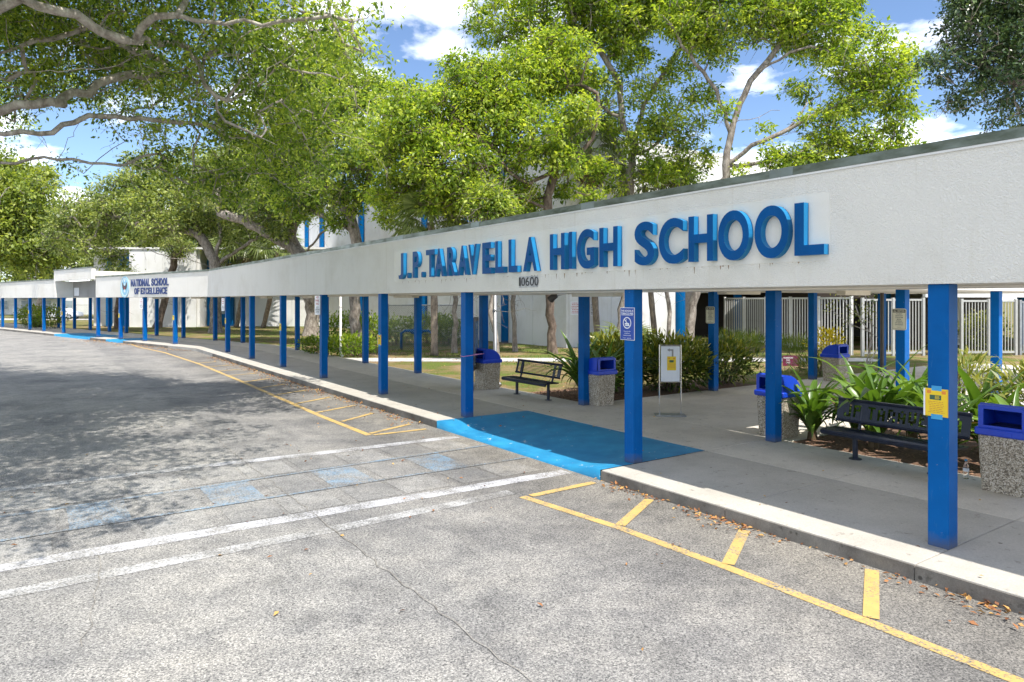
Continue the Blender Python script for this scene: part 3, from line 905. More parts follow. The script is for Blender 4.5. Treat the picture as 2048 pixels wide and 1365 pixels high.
# pavement and kerb: one slab at a time
walk = structure('pavement', MB().prism([W1(KN1 + 0.06, -14), isect(KN1 + 0.06, KN2 + 0.06), isect(BN1 - 0.03, BN2 - 0.03), W1(BN1 - 0.03, -14)], -0.05, 0.008), m_joint)
def slab(n0, n1, s0, s1, fr, mat=None, zt=0.15, zb=-0.05, nm='slab'):
    gp = 0.005
    part(nm, MB().box(n0 + gp, n1 - gp, s0 + gp, s1 - gp, zb, zt, fr, 0.006), mat or m_walk, walk)
sj = [-14, -11.8, -9.6, -7.4, -5.2, -3.2, -1.1, 1.05, 3.22, 5.4, 7.62]
sj2 = [12.66, 14.9, 17.1, 19.3, 21.5, 23.7, 25.9, 28.1, 30.3, 32.5, 34.6]
for a, b_ in list(zip(sj[:-1], sj[1:])) + list(zip(sj2[:-1], sj2[1:])):
    slab(KN1, 9.16, a, b_, W1, m_kerb); slab(9.16, BN1, a, b_, W1)
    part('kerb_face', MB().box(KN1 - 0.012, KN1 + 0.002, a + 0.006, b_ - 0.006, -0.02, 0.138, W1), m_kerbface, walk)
for a, b_ in ((7.62, 10.1), (10.1, 12.66)): slab(9.16, BN1, a, b_, W1)
# corner slab between the two sections, then the second section
q = lambda n1, n2: isect(n1, n2)
part('slab', MB().prism([W1(KN1, 34.61), q(KN1, KN2), q(9.16, 18.5), W1(9.16, 34.61)], -0.05, 0.15), m_kerb, walk)
part('slab', MB().prism([W1(9.17, 34.61), q(9.17, 18.5), q(BN1, BN2), W1(BN1, 34.61)], -0.05, 0.15), m_walk, walk)
kx = lambda n, s: W2(n, s)
s2c = kc.dot(D2); s2m = q(9.16, 18.5).dot(D2); s2b = bc.dot(D2)
part('slab', MB().prism([q(KN1, KN2) + D2 * 0.01, W2(KN2, 39.0), W2(18.5, 39.0), q(9.16, 18.5) + D2 * 0.01], -0.05, 0.149), m_kerb, walk)
part('slab', MB().prism([q(9.16, 18.5) + D2 * 0.01, W2(18.51, 39.0), W2(BN2, 39.0), q(BN1, BN2) + D2 * 0.01], -0.05, 0.149), m_walk, walk)
s2j = [39.0, 41.3, 43.6, 45.4, 48.2, 51.0, 58.4, 60.6, 62.8, 65, 67.2, 69.4, 71.6, 73.8, 76, 78.2, 82, 86, 90, 96, 102]
for a, b_ in zip(s2j[:-1], s2j[1:]):
    if not (a in (45.4, 51.0)):
        slab(KN2, 18.5, a, b_, W2, m_kerb)
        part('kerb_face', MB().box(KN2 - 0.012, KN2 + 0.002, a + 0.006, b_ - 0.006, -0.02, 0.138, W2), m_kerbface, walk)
    slab(18.5, BN2, a, b_, W2)
for k in range(9):  # entry walk slabs
    slab(11.0 + k * 2.2, 13.2 + k * 2.2, 7.3, 10.05, W1, zt=0.146, zb=0.05); slab(11.0 + k * 2.2, 13.2 + k * 2.2, 10.05, 12.7, W1, zt=0.146, zb=0.05)
def ramp_mesh(fr, n0, n1, s0, s1, fl=0.9):
    ns = 28; nn = 10
    V = []; Fq = []
    for i in range(ns + 1):
        s = s0 + (s1 - s0) * i / ns
        e = min(s - s0, s1 - s) / fl
        e = max(0, min(1, e)); e = e * e * (3 - 2 * e)
        for j in range(nn + 1):
            t = j / nn
            n = n0 + (n1 - n0) * t
            low = 0.025 + 0.125 * min(1, t * 1.15) ** 1.2
            z = 0.152 * (1 - e) + low * e
            V.append(fr(n, s, z))
    for i in range(ns):
        for j in range(nn):
            a = i * (nn + 1) + j
            Fq.append((a, a + 1, a + nn + 2, a + nn + 1))
    o = len(V)
    for i in range(ns + 1):
        p = V[i * (nn + 1)]; V.append(Vector((p[0], p[1], -0.05)))
    for i in range(ns): Fq.append((i * (nn + 1), (i + 1) * (nn + 1), o + i + 1, o + i))
    mb = MB(); mb.add(V, Fq); return mb
part('kerb_ramp', ramp_mesh(W1, KN1 - 0.01, 9.15, 7.63, 12.65), m_bluefloor, walk, smooth=True)
part('kerb_ramp', ramp_mesh(W2, KN2 - 0.01, 18.49, 51.02, 58.38), m_bluefloor, walk, smooth=True)
part('kerb_ramp', ramp_mesh(W2, KN2 - 0.01, 18.49, 45.41, 48.18), m_bluefloor, walk, smooth=True)

# ================================================================== CANOPIES
ZS, ZF, ZC = 2.81, 4.14, 4.235      # soffit, top of stucco, top of coping
FN1, FN2 = 7.44, 16.80
can1 = thing('walkway_canopy', W1(7.6, 18, 0.15), 'long cream stucco walkway canopy on blue posts along the kerb, carrying the big blue letters', 'canopy')
mb = MB(); mb.prism([W1(FN1, -9), q(FN1, FN2), q(FN1 + 0.2, FN2 + 0.2), W1(FN1 + 0.2, -9)], ZS, ZF)
part('fascia', mb, m_fascia, can1)
part('roof_slab', MB().prism([W1(FN1 + 0.2, -9), q(FN1 + 0.2, FN2 + 0.2), q(10.85, 20.2), W1(10.85, -9)], ZS + 0.012, ZS + 0.25), m_soffit, can1)
part('rear_fascia', MB().prism([W1(10.85, -9), q(10.85, 20.2), q(11.0, 20.35), W1(11.0, -9)], ZS, 3.55), m_fascia, can1)
# coping in lengths with cover plates at the joints
ce = q(FN1, FN2).dot(D1)
edges = [-9, -5.5, -2.0, 1.5, 5.04, 8.6, 12.1, 15.6, 19.1, 22.6, 26.1, 29.6, 33.1, 36.2, ce - 0.02]
for a, b_ in zip(edges[:-1], edges[1:]):
    part('coping', MB().box(FN1 - 0.010, FN1 + 0.23, a + 0.004, b_ - 0.004, ZF - 0.002, ZC, W1), m_coping, can1)
    if a > -9: part('coping_cover', MB().box(FN1 - 0.014, FN1 + 0.236, a - 0.16, a + 0.16, ZF - 0.006, ZC + 0.006, W1), m_coping_clean, can1)
    part('drip_edge', MB().box(FN1 - 0.014, FN1 - 0.0005, a + 0.003, b_ - 0.003, ZF - 0.03, ZF - 0.008, W1), m_whitemetal, can1)
part('sign_panel', MB().box(FN1 - 0.005, FN1 + 0.01, 4.42, 16.0, 3.10, 3.88, W1), m_smooth, can1)
gr_ = np.random.default_rng(9); rs = MB()
for _ in range(70):   # rust bleeding from the letter fixings along the lower edge of the smooth panel
    s_ = 4.5 + 11.3 * gr_.random(); w_r = gr_.uniform(0.006, 0.035); l_r = gr_.uniform(0.006, 0.02) if gr_.random() < 0.7 else gr_.uniform(0.03, 0.09)
    z_r = 3.102 - 0.004 * gr_.random()
    rs.add([W1(FN1 - 0.0015, s_, z_r), W1(FN1 - 0.0015, s_ - w_r, z_r), W1(FN1 - 0.0015, s_ - w_r * 0.65, z_r - l_r), W1(FN1 - 0.0015, s_ - w_r * 0.4, z_r - l_r * 1.1)], [(0, 1, 2, 3)])
part('rust_stain', rs, pmat('rust_stain', (0.30, 0.20, 0.12), (0.42, 0.33, 0.24), 20, 0.9), can1)
def column(fr, n, s, par, w=0.2, z1=ZS, mat=None):
    c = fr(n, s, 0)
    o = part('column', MB().box(n - w / 2, n + w / 2, s - w / 2, s + w / 2, 0.145, z1 - 0.001, fr, 0.008), mat or m_blue, par)
    return o
front_s = [-1.1, 3.31, 7.73, 12.72, 17.05, 21.64, 26.03, 30.5, 35.0]
for s in front_s: column(W1, 7.61, s, can1)
for s in (-1.1, 3.3, 7.45, 12.58, 17.05, 21.25, 25.8, 30.3, 34.4): column(W1, 10.76, s, can1)
# light boxes under the soffit
for s in (1.2, 10.3, 18.8, 27.5, 34.0):
    part('light_box', MB().box(9.0, 9.25, s - 0.62, s + 0.62, ZS - 0.10, ZS + 0.01, W1, 0.012), m_lamp, can1)
for n, a, b_ in ((8.1, -9, 20), (10.4, 12, 33)):
    part('conduit', MB().tube([W1(n, a, ZS - 0.02), W1(n, b_, ZS - 0.02)], 0.016, 6), m_soffit, can1)
# second section
can2 = thing('walkway_canopy', W2(17, 45, 0.15), 'cream canopy section bearing the round seal and the two-line navy lettering', 'canopy')
mb = MB(); mb.prism([q(FN1, FN2) + D2 * 0.006, W2(FN2, 51.8), W2(FN2 + 0.2, 51.8), q(FN1 + 0.2, FN2 + 0.2) + D2 * 0.006], ZS, ZF)
part('fascia', mb, m_fascia, can2)
part('roof_slab', MB().prism([q(FN1 + 0.2, FN2 + 0.2) + D2 * 0.006, W2(FN2 + 0.2, 51.8), W2(20.2, 51.8), q(10.85, 20.2) + D2 * 0.006], ZS + 0.012, ZS + 0.25), m_soffit, can2)
part('rear_fascia', MB().prism([q(10.85, 20.2) + D2 * 0.006, W2(20.2, 51.8), W2(20.35, 51.8), q(11.0, 20.35) + D2 * 0.006], ZS, 3.55), m_fascia, can2)
c2 = q(FN1, FN2).dot(D2)
ed2 = [c2 + 0.02, 38.7, 42, 45.3, 48.6, 51.85]
for a, b_ in zip(ed2[:-1], ed2[1:]):
    part('coping', MB().box(FN2 - 0.03, FN2 + 0.23, a + 0.004, b_ - 0.004, ZF - 0.002, ZC, W2), m_coping, can2)
for s in (39.9, 44.1, 47.9): column(W2, 16.98, s, can2)
for s in (38.2, 41.6, 46.0, 50.2): column(W2, 20.1, s, can2)
for s in (40.5, 46): part('light_box', MB().box(18.4, 18.65, s - 0.62, s + 0.62, ZS - 0.10, ZS + 0.01, W2, 0.012), m_lamp, can2)
# raised portal
por = thing('entrance_portal', W2(17, 55.8, 0.15), 'raised cream portal with a grey recess, taller than the canopy either side', 'portal')
part('upper_fascia', MB().box(FN2 - 0.25, FN2 + 0.0, 51.8, 59.7, 4.03, 4.80, W2), m_fascia, por)
part('portal_roof', MB().box(FN2 + 0.0, FN2 + 3.6, 51.82, 59.68, 4.25, 4.6, W2), m_fascia, por)
part('coping', MB().box(FN2 - 0.28, FN2 + 0.03, 51.77, 59.73, 4.80, 4.88, W2), m_coping, por)
part('recess_panel', MB().box(FN2 + 0.95, FN2 + 1.1, 51.9, 59.6, ZS, 4.03, W2), m_greystucco, por)
part('side_cheek', MB().box(FN2 - 0.25, FN2 + 1.1, 59.45, 59.7, ZS, 4.03, W2), m_fascia, por)
part('side_cheek', MB().box(FN2 + 0.205, FN2 + 1.1, 51.8, 51.895, ZS, 4.03, W2), m_fascia, por)
part('notice_sheet', MB().box(FN2 + 0.93, FN2 + 0.948, 58.2, 59.2, 2.95, 3.55, W2), m_paper, por)
part('ceiling_slab', MB().box(FN2 + 1.1, 20.3, 51.9, 59.6, ZS + 0.012, ZS + 0.2, W2), m_soffit, por)
for s in (51.86, 59.0): column(W2, 16.98, s, por)
for s in (52.3, 55.6, 59.0): column(W2, 20.1, s, por)
can3 = thing('walkway_canopy', W2(17, 75, 0.15), 'far end of the cream canopy beyond the raised portal, without lettering', 'canopy')
part('fascia', MB().box(FN2, FN2 + 0.2, 59.71, 100, ZS, ZF, W2), m_fascia, can3)
part('roof_slab', MB().box(FN2 + 0.2, 20.3, 59.71, 100, ZS + 0.012, ZS + 0.25, W2), m_soffit, can3)
part('coping', MB().box(FN2 - 0.03, FN2 + 0.23, 59.74, 100, ZF - 0.002, ZC, W2), m_coping, can3)
for s in (63.7, 67.4, 71.6, 75.7, 79.8, 84, 88.2): column(W2, 16.98, s, can3)
for s in (63.2, 67.0, 71.2, 75.3, 79.8): column(W2, 20.1, s, can3)
# entry canopy running back to the gate
ZE = ZS + 0.06
can4 = thing('entry_canopy', W1(19, 10, 0.146), 'flat canopy over the entry walk running back from the blue ramp to the gates', 'canopy')
part('roof_slab', MB().box(11.15, 27.5, 7.2, 12.85, ZE + 0.02, ZE + 0.3, W1), m_soffit, can4)
for a, b_, c_, d_ in ((11.003, 11.15, 7.2, 12.85), (27.5, 27.62, 7.2, 12.85)): part('fascia', MB().box(a, b_, c_, d_, ZE, ZE + 0.55, W1), m_fascia, can4)
for a, b_ in ((7.05, 7.2), (12.85, 13.0)): part('fascia', MB().box(11.003, 27.62, a, b_, ZE, ZE + 0.55, W1), m_fascia, can4)
for n in (15.4, 20.15, 24.35):
    for s in (7.5, 12.55): column(W1, n, s, can4, z1=ZE)
for n in (13.2, 18): part('light_box', MB().box(n - 0.62, n + 0.62, 9.9, 10.15, ZE - 0.1, ZE + 0.03, W1, 0.012), m_lamp, can4)
part('pipe', MB().tube([W1(24.1, 12.42, 0.14), W1(24.1, 12.42, ZE + 0.02)], 0.06, 8), m_brownmetal, can4)

# ================================================================== LETTERING
sign = thing('building_sign', W1(FN1, 10, 3.16), 'big raised blue letters naming the high school on the fascia', 'sign')
zoom0, zsc = 760.0, 2048.0 / 920.0
spans = [('J', 83, 118), ('.', 121, 133), ('P', 146, 186), ('.', 184, 196), ('T', 205, 258), ('A', 243, 298), ('R', 299, 350), ('A', 347, 402), ('V', 394, 446), ('E', 456, 510), ('L', 514, 566), ('L', 573, 628), ('A', 638, 715),
         ('H', 757, 838), ('I', 842, 872), ('G', 877, 970), ('H', 977, 1075), ('S', 1134, 1238), ('C', 1242, 1368), ('H', 1374, 1500), ('O', 1506, 1660), ('O', 1668, 1836), ('L', 1846, 1995)]
DEP = 0.095
for ch_, x0, x1 in spans:
    sa, _ = s_at(zoom0 + x0 / zsc, FN1 - DEP); sb, _ = s_at(zoom0 + x1 / zsc, FN1 - 0.02)
    zb, h = 3.165, 0.615
    if ch_ == '.': h = 0.13
    if ch_ in 'OGSCJ': zb -= 0.012; h += (0.012 if ch_ == 'J' else 0.024)
    off = 0.0 if ch_ == '.' else 0.026
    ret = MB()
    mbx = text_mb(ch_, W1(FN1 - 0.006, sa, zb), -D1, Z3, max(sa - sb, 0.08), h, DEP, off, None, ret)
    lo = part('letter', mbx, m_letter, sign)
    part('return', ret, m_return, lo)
num = thing('house_number', W1(FN1, 11.5, 2.9), 'black number plate under the big letters', 'number plate')
sa, _ = s_at(1038, FN1); sb, _ = s_at(1076, FN1)
part('plate', MB().box(FN1 - 0.006, FN1 + 0.004, sb, sa, 2.875, 3.085, W1), pmat('smudged_plate', (0.62, 0.62, 0.61), (0.36, 0.36, 0.36), 9, 0.6), num)
ws = (sa - sb)
xs = 0.02
for i, ch_ in enumerate('10600'):
    wd = 0.05 if ch_ == '1' else 0.115
    part('digit', text_mb(ch_, W1(FN1 - 0.012, sa - xs, 2.905), -D1, Z3, wd, 0.16, 0.004, 0.0), m_print, num); xs += wd + 0.022
# national school lettering
sg2 = thing('canopy_lettering', W2(FN2, 43, 2.95), 'two-line navy lettering beside the round seal', 'sign')
for row, x0, x1, z0, z1 in (('NATIONAL SCHOOL', 262.5, 338.5, 3.46, 3.90), ('OF EXCELLENCE', 269.5, 335.5, 2.98, 3.37)):
    sa, _ = s2_at(x0, FN2); sb, _ = s2_at(x1, FN2)
    tot = sa - sb
    wd = [0.45 if c_ == ' ' else (0.35 if c_ == 'I' else (1.1 if c_ in 'NOC' else 0.92)) for c_ in row]
    k = tot / sum(wd); cur = sa
    for c_, w_ in zip(row, wd):
        if c_ != ' ': part('letter', text_mb(c_, W2(FN2 - 0.004, cur, z0), -D2, Z3, w_ * k * 0.84, z1 - z0, 0.03, 0.03), m_navyprint, sg2)
        cur -= w_ * k
# seal
scx, _ = s2_at(250.3, FN2)
seal = thing('round_seal', W2(FN2, scx, 3.44), 'round blue and white seal with a spread eagle on the canopy', 'emblem')
def disc(r0, r1, n_, z, s, d0, d1, k=40, sq=1.0):
    mb = MB(); V = []; Fq = []
    for i in range(k):
        a = 2 * math.pi * i / k
        for r in (r0, r1):
            for d in (d0, d1): V.append(W2(n_ - d, s + r * math.cos(a), z + r * math.sin(a) * sq))
    for i in range(k):
        j = (i + 1) % k
        o, p = i * 4, j * 4
        Fq += [(o + 1, o + 3, p + 3, p + 1), (o + 2, p + 2, p + 3, o + 3), (o, o + 1, p + 1, p)]
    return mb.add(V, Fq)
part('disc', disc(0.01, 0.655, FN2, 3.44, scx, 0.0, 0.02), m_sealwhite, seal)
part('rim', disc(0.60, 0.66, FN2, 3.44, scx, 0.0, 0.035), m_lightblue, seal)
part('inner_field', disc(0.01, 0.50, FN2, 3.44, scx, 0.0, 0.026), m_lightblue, seal)
def flat2(poly, d0=0.028, d1=0.036):
    mb = MB(); n = len(poly)
    V = [W2(FN2 - d, scx - x, 3.44 + z) for d in (d0, d1) for x, z in poly]
    mb.add(V, [tuple(range(n)), tuple(range(2 * n - 1, n - 1, -1))] + [(i, n + i, n + (i + 1) % n, (i + 1) % n) for i in range(n)]); return mb
wing = [(0.05, 0.12), (0.16, 0.10), (0.28, 0.28), (0.36, 0.30), (0.38, 0.12), (0.33, -0.02), (0.24, -0.14), (0.12, -0.18), (0.06, -0.1)]
part('wing', flat2(wing), m_eagle, seal); part('wing', flat2([(-x, z) for x, z in wing][::-1]), m_eagle, seal)
part('eagle_body', flat2([(-0.06, 0.12), (-0.03, 0.22), (0.0, 0.26), (0.05, 0.24), (0.03, 0.18), (0.06, 0.12), (0.06, -0.12), (0.12, -0.3), (0.0, -0.34), (-0.12, -0.3), (-0.06, -0.12)], 0.03, 0.038), m_sealwhite, seal)
part('shield', flat2([(-0.085, 0.08), (0.085, 0.08), (0.085, -0.06), (0.0, -0.17), (-0.085, -0.06)], 0.034, 0.042), m_navyprint, seal)
part('shield_stripes', flat2([(-0.07, -0.0), (0.07, -0.0), (0.07, -0.06), (0.0, -0.15), (-0.07, -0.06)], 0.038, 0.045), m_redprint, seal)
part('glory', flat2([(0.10 * math.cos(i * math.pi / 6), 0.40 + 0.08 * math.sin(i * math.pi / 6)) for i in range(12)], 0.028, 0.034), m_sealwhite, seal)

# ================================================================== SCHOOL BUILDING
BZ = 11.6; BN = 23.0; BS = 28.3
bld = thing('school_building', W1(BN, 50, 0.1), 'tall pale concrete school building with blue pilasters behind the trees', 'building')
part('core', MB().box(BN + 0.12, 33.1, BS + 0.12, 92, 0.0, BZ - 0.15, W1), m_joint, bld)
part('rear_core', MB().box(33.11, 42, BS + 0.12, 92, 4.3, BZ - 0.15, W1), m_joint, bld)
s = BS
k = 0
while s < 90:
    part('wall_panel', MB().box(BN, BN + 0.16, s + 0.012, s + 3.0 - 0.012, 0.0, BZ, W1), m_wall, bld); s += 3.0
n = BN + 0.165
while n < 42:
    part('wall_panel', MB().box(n + 0.012, n + 3.0 - 0.012, BS, BS + 0.16, 0.0 if n < 31 else 4.2, BZ, W1), m_wall, bld); n += 3.0
part('parapet_cap', MB().box(BN - 0.04, BN + 0.3, BS - 0.04, 90.3, BZ, BZ + 0.12, W1), m_whitemetal, bld)
part('parapet_cap', MB().box(BN + 0.3, 42, BS - 0.04, BS + 0.3, BZ, BZ + 0.12, W1), m_whitemetal, bld)
for px, w in ((574, 0.55), (640, 0.85), (718, 0.95), (844, 0.55), (1004, 0.5), (610, 0.6), (930, 0.5)):
    s, Y = s_at(px, BN - 0.3)
    mb = MB(); pts = []
    for i in range(9):
        a = math.pi * i / 8
        pts.append(W1(BN - 0.02 - math.sin(a) * 0.32, s + math.cos(a) * w / 2))
    mb.prism([(p.x, p.y) for p in pts], 0.0, 10.9)
    part('pilaster', mb, m_blue2, bld, smooth=False)
# half-round blue pier on the end wall
m_ = (1366 - 1024) / F; Yp = (BS - 0.3) / (D1.x * m_ + D1.y); np_ = Yp * (N1.x * m_ + N1.y)
part('pilaster', MB().prism([W1(np_ + math.cos(i * math.pi / 8) * 0.33, BS - 0.02 - math.sin(i * math.pi / 8) * 0.35).to_2d() for i in range(9)], 0.0, 9.0), m_blue2, bld)
part('service_door', MB().box(BN - 0.05, BN + 0.02, 46.0, 47.2, 0.1, 2.3, W1), m_whitemetal, bld)
# low block and breezeway at the far left
blk = thing('low_school_block', (-33, 64, 0.1), 'low pale school block with blue doors beyond the far lawn', 'building')
for i in range(4): part('wall_panel', MB().box(-35.4 + i * 1.55, -35.4 + i * 1.55 + 1.53, 64, 64.3, 0.0, 7.3), m_wall, blk)
for i in range(5): part('wall_panel', MB().box(-26.7 + i * 1.9, -26.7 + i * 1.9 + 1.88, 66, 66.3, 0.0, 7.3), m_wall, blk)
part('core', MB().box(-35.3, -17.3, 66.3, 80, 0.0, 7.2), m_wall, blk)
part('return_wall', MB().box(-29.25, -29.0, 64.3, 66.3, 0, 7.3), m_wall, blk)
for x in (-28.9, -27.0): part('pilaster', MB().box(x, x + 0.55, 65.6, 66.0, 0, 7.0), m_blue2, blk)
dr = part('door', MB().box(-28.3, -27.05, 65.8, 65.95, 0.1, 2.9), m_blue2, blk)
part('pane', MB().box(-28.1, -27.3, 65.76, 65.79, 1.3, 2.6), m_glass, dr)
for x in (-37.8, -36.6, -35.9): part('pilaster', MB().box(x, x + 0.4, 64.4, 64.8, 0, 7.0), m_blue2, blk)
part('rear_wall', MB().box(-40.5, -35.42, 67, 67.3, 0, 7.0), m_wall, blk)
part('roof_edge', MB().box(-40.6, -17.2, 63.9, 67.4, 7.32, 7.5), m_whitemetal, blk)
# dim breezeway behind the pickets
brz = thing('breezeway_block', (22, 46, 0.1), 'shaded breezeway block with blue posts behind the white picket fence', 'building')
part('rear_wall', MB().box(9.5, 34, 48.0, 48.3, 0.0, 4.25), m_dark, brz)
part('roof', MB().box(14.4, 34, 33.4, 47.4, 3.1, 4.1), m_smooth, brz)
part('link_roof', MB().box(10.0, 14.38, 44.6, 48, 3.1, 4.1), m_smooth, brz)
part('inner_shade_wall', MB().box(16.2, 16.4, 38.0, 47, 0.1, 3.1), m_dark, brz)  # dark side wall added to deepen the shade behind the pickets
for x, y in ((14.2, 44.0), (17.2, 40), (20.4, 38), (24, 38), (28, 38)): part('post', MB().box(x, x + 0.4, y, y + 0.4, 0.1, 3.1), m_blue2, brz)
part('side_wall', MB().box(24.6, 25.0, 38.6, 47, 0.1, 3.1), m_smooth, brz)
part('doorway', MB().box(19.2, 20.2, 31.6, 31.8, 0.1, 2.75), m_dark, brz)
part('door_head', MB().box(18.9, 24.5, 31.62, 31.85, 2.76, 3.0), m_wall, brz)

# ================================================================== FENCES
def picket_fence(name, label, A, B, h, gap, pw, posts, mat, zb=0.2, group='picket fences at the court'):
    A, B = Vector(A), Vector(B); d = (B - A); L = d.length; d.normalize()
    root = thing(name, Vector((A.x, A.y, 0.12)), label, 'fence', group, math.atan2(d.y, d.x))
    pk = MB().box(-pw / 2, pw / 2, -0.012, 0.012, 0, h - zb - 0.04).mesh('picket')
    n = int(L / gap)
    for i in range(n):
        o = obj('picket', pk, mat, root); o.location = ((i + 0.5) * L / n, 0, zb - 0.05)
    for z in (zb - 0.1, h - 0.12): part('rail', MB().box(0, L, -0.03, 0.03, z, z + 0.09), mat, root, world=False)
    pm = MB().box(-0.06, 0.06, -0.06, 0.06, -0.05, h + 0.02, None, 0.008).mesh('post')
    for i in range(posts + 1):
        o = obj('post', pm, mat, root); o.location = (L * i / posts, 0, 0)
    return root
picket_fence('picket_fence', 'white metal picket fence running away from the yellow shrub towards the school wall', (15.5, 31.6), (13.6, 44.2), 2.68, 0.24, 0.055, 5, m_whitemetal)
picket_fence('picket_fence', 'short white picket fence panel behind the pink-tipped sapling', (15.7, 31.0), (18.6, 31.3), 2.6, 0.145, 0.04, 2, m_fence_shaded)
picket_fence('picket_gate', 'white picket gate right of the dark doorway', (20.4, 31.4), (23.0, 31.6), 2.55, 0.14, 0.035, 2, m_fence_shaded)
picket_fence('picket_fence', 'close-set grey picket fence at the right edge of the court', (23.2, 31.6), (27.5, 32.0), 2.5, 0.11, 0.055, 2, m_galv)
def chain_fence(name, label, pts, h, sp=0.11, r=0.004, top=True, post_r=0.035):
    base = Vector((pts[0][0], pts[0][1], 0.12))
    root = thing(name, base, label, 'fence')
    net = MB()
    for (a, b_) in zip(pts[:-1], pts[1:]):
        A, B = Vector((a[0], a[1], 0.12)), Vector((b_[0], b_[1], 0.12)); d = B - A; L = d.length; d.normalize()
        k = int((L + h) / sp)
        for i in range(k):
            for sgn in (1, -1):
                x0 = -h + i * sp
                u0, v0, u1, v1 = x0, 0.0, x0 + h, h
                if u0 < 0: v0 = -u0; u0 = 0
                if u1 > L: v1 = h - (u1 - L); u1 = L
                if v1 - v0 < 0.05: continue
                if sgn < 0: u0, u1 = L - u0, L - u1
                net.tube([A + d * u0 + Z3 * v0, A + d * u1 + Z3 * v1], r, 3, cap=False)
        part('rail', MB().tube([A + Z3 * h, B + Z3 * h], post_r * 0.7, 6), m_galv, root)
    for p in pts: part('post', MB().tube([(p[0], p[1], 0.08), (p[0], p[1], 0.12 + h + 0.08)], post_r, 8), m_galv, root)
    o = part('wire_mesh', net, m_galv, root); o['kind'] = 'stuff'
    return root
chain_fence('chain_link_enclosure', 'chain-link enclosure around the blue valve pipes on the lawn', [(-6.2, 34.6), (-3.9, 34.2), (-2.6, 36.4), (-5.2, 37.4), (-6.2, 34.6)], 2.25)
# blue backflow pipes
vp = thing('valve_pipe', (-4.9, 33.6, 0.12), 'blue painted backflow valve pipe inside the chain-link enclosure', 'pipe')
part('pipe', MB().tube([(-5.6, 35.0, 0.1), (-5.6, 35.0, 0.95), (-5.4, 35.0, 1.08), (-4.2, 34.8, 1.08), (-4.0, 34.8, 0.95), (-4.0, 34.8, 0.1)], 0.07, 8), m_blue2, vp, smooth=True)
part('valve_body', MB().tube([(-5.1, 34.95, 1.05), (-4.9, 34.93, 1.05), (-4.7, 34.9, 1.05), (-4.5, 34.86, 1.05)], [0.10, 0.17, 0.17, 0.10], 10), m_blue2, vp, smooth=True)
part('handwheel', MB().tube([(-4.8, 34.9, 1.2), (-4.8, 34.9, 1.32), (-4.8, 34.9, 1.34)], [0.02, 0.02, 0.09], 10), m_blue2, vp)
chain_fence('chain_link_fence', 'chain-link fence across the far lawn at the end of the walk', [(-78, 84), (-70, 84), (-62, 84), (-54, 84), (-46, 84), (-40, 84)], 1.9, 0.3, 0.006)
# ================================================================== BINS
def make_bin(label, loc, rz):
    root = thing('litter_bin', loc, label, 'litter bin', 'stone litter bins with blue lids', rz)
    mb = MB(); V = []; Fq = []
    def ring(h, z, c=0.035): return [(-h + c, -h, z), (h - c, -h, z), (h, -h + c, z), (h, h - c, z), (h - c, h, z), (-h + c, h, z), (-h, h - c, z), (-h, -h + c, z)]
    rings = [ring(0.25, 0.0), ring(0.257, 0.02), ring(0.285, 0.70), ring(0.275, 0.74)]
    for r in rings: V += r
    for k in range(3):
        for i in range(8):
            j = (i + 1) % 8; Fq.append((k * 8 + i, k * 8 + j, k * 8 + 8 + j, k * 8 + 8 + i))
    Fq += [tuple(range(7, -1, -1)), tuple(range(24, 32))]
    mb.add(V, Fq); part('body', mb, m_agg, root, world=False)
    # lid: skirt, curved hood, opening at the front (-y)
    lid = part('lid', MB().box(-0.31, 0.31, -0.31, 0.31, 0.735, 0.835, None, 0.015), m_lid, root, world=False)
    hw = 0.275
    prof = [(-0.27, 0.83), (-0.245, 1.12), (-0.20, 1.145)] + [(-0.20 + 0.48 * math.sin(a), 0.80 + 0.345 * math.cos(a)) for a in (0.35, 0.6, 0.85, 1.1, 1.35, 1.5)]
    hood = MB(); n = len(prof)
    top = prof[1:]
    V = [(x, y, z) for x in (-hw, hw) for (y, z) in top]; m2 = len(top)
    hood.add(V, [(i, i + 1, m2 + i + 1, m2 + i) for i in range(m2 - 1)])
    for sx in (-hw, hw):
        vs = [(sx, y, z) for y, z in prof]; f = tuple(range(n))
        hood.add(vs, [f if sx > 0 else f[::-1]])
        # inner face gives the hood a wall thickness
        vs = [(sx * 0.93, y * 0.97, z - 0.012) for y, z in prof]; hood.add(vs, [f[::-1] if sx > 0 else f])
    part('hood', hood, m_lid, lid, smooth=False, world=False)
    fr = MB()
    fr.box(-hw, -hw + 0.06, -0.275, -0.235, 0.835, 1.12); fr.box(hw - 0.06, hw, -0.275, -0.235, 0.835, 1.12)
    fr.box(-hw + 0.06, hw - 0.06, -0.272, -0.232, 1.075, 1.125); fr.box(-hw + 0.06, hw - 0.06, -0.28, -0.236, 0.835, 0.865)
    part('opening_frame', fr, m_lid, lid, world=False)
    part('liner', MB().box(-0.22, 0.22, -0.20, 0.20, 0.80, 0.856, None, 0.02), m_liner, root, world=False)
    part('grip', MB().box(-0.12, 0.12, -0.322, -0.31, 0.765, 0.80), m_lid, lid, world=False)
    return root
bin0 = make_bin('stone litter bin with its blue lid opening turned to us, at the right edge', W1(10.5, 3.74, 0.15), RZ_ROAD)
copy_tree(bin0, W1(10.5, 16.45, 0.15), RZ_ROAD, 'stone litter bin with blue lid standing left of the small bench')
copy_tree(bin0, W1(11.1, 12.42, 0.15), RZ_SIDE, 'stone litter bin half hidden behind the post with the tobacco notice')
copy_tree(bin0, W1(11.3, 7.72, 0.15), RZ_ROAD, 'stone litter bin with sunlit blue lid behind the post beside the long bench')
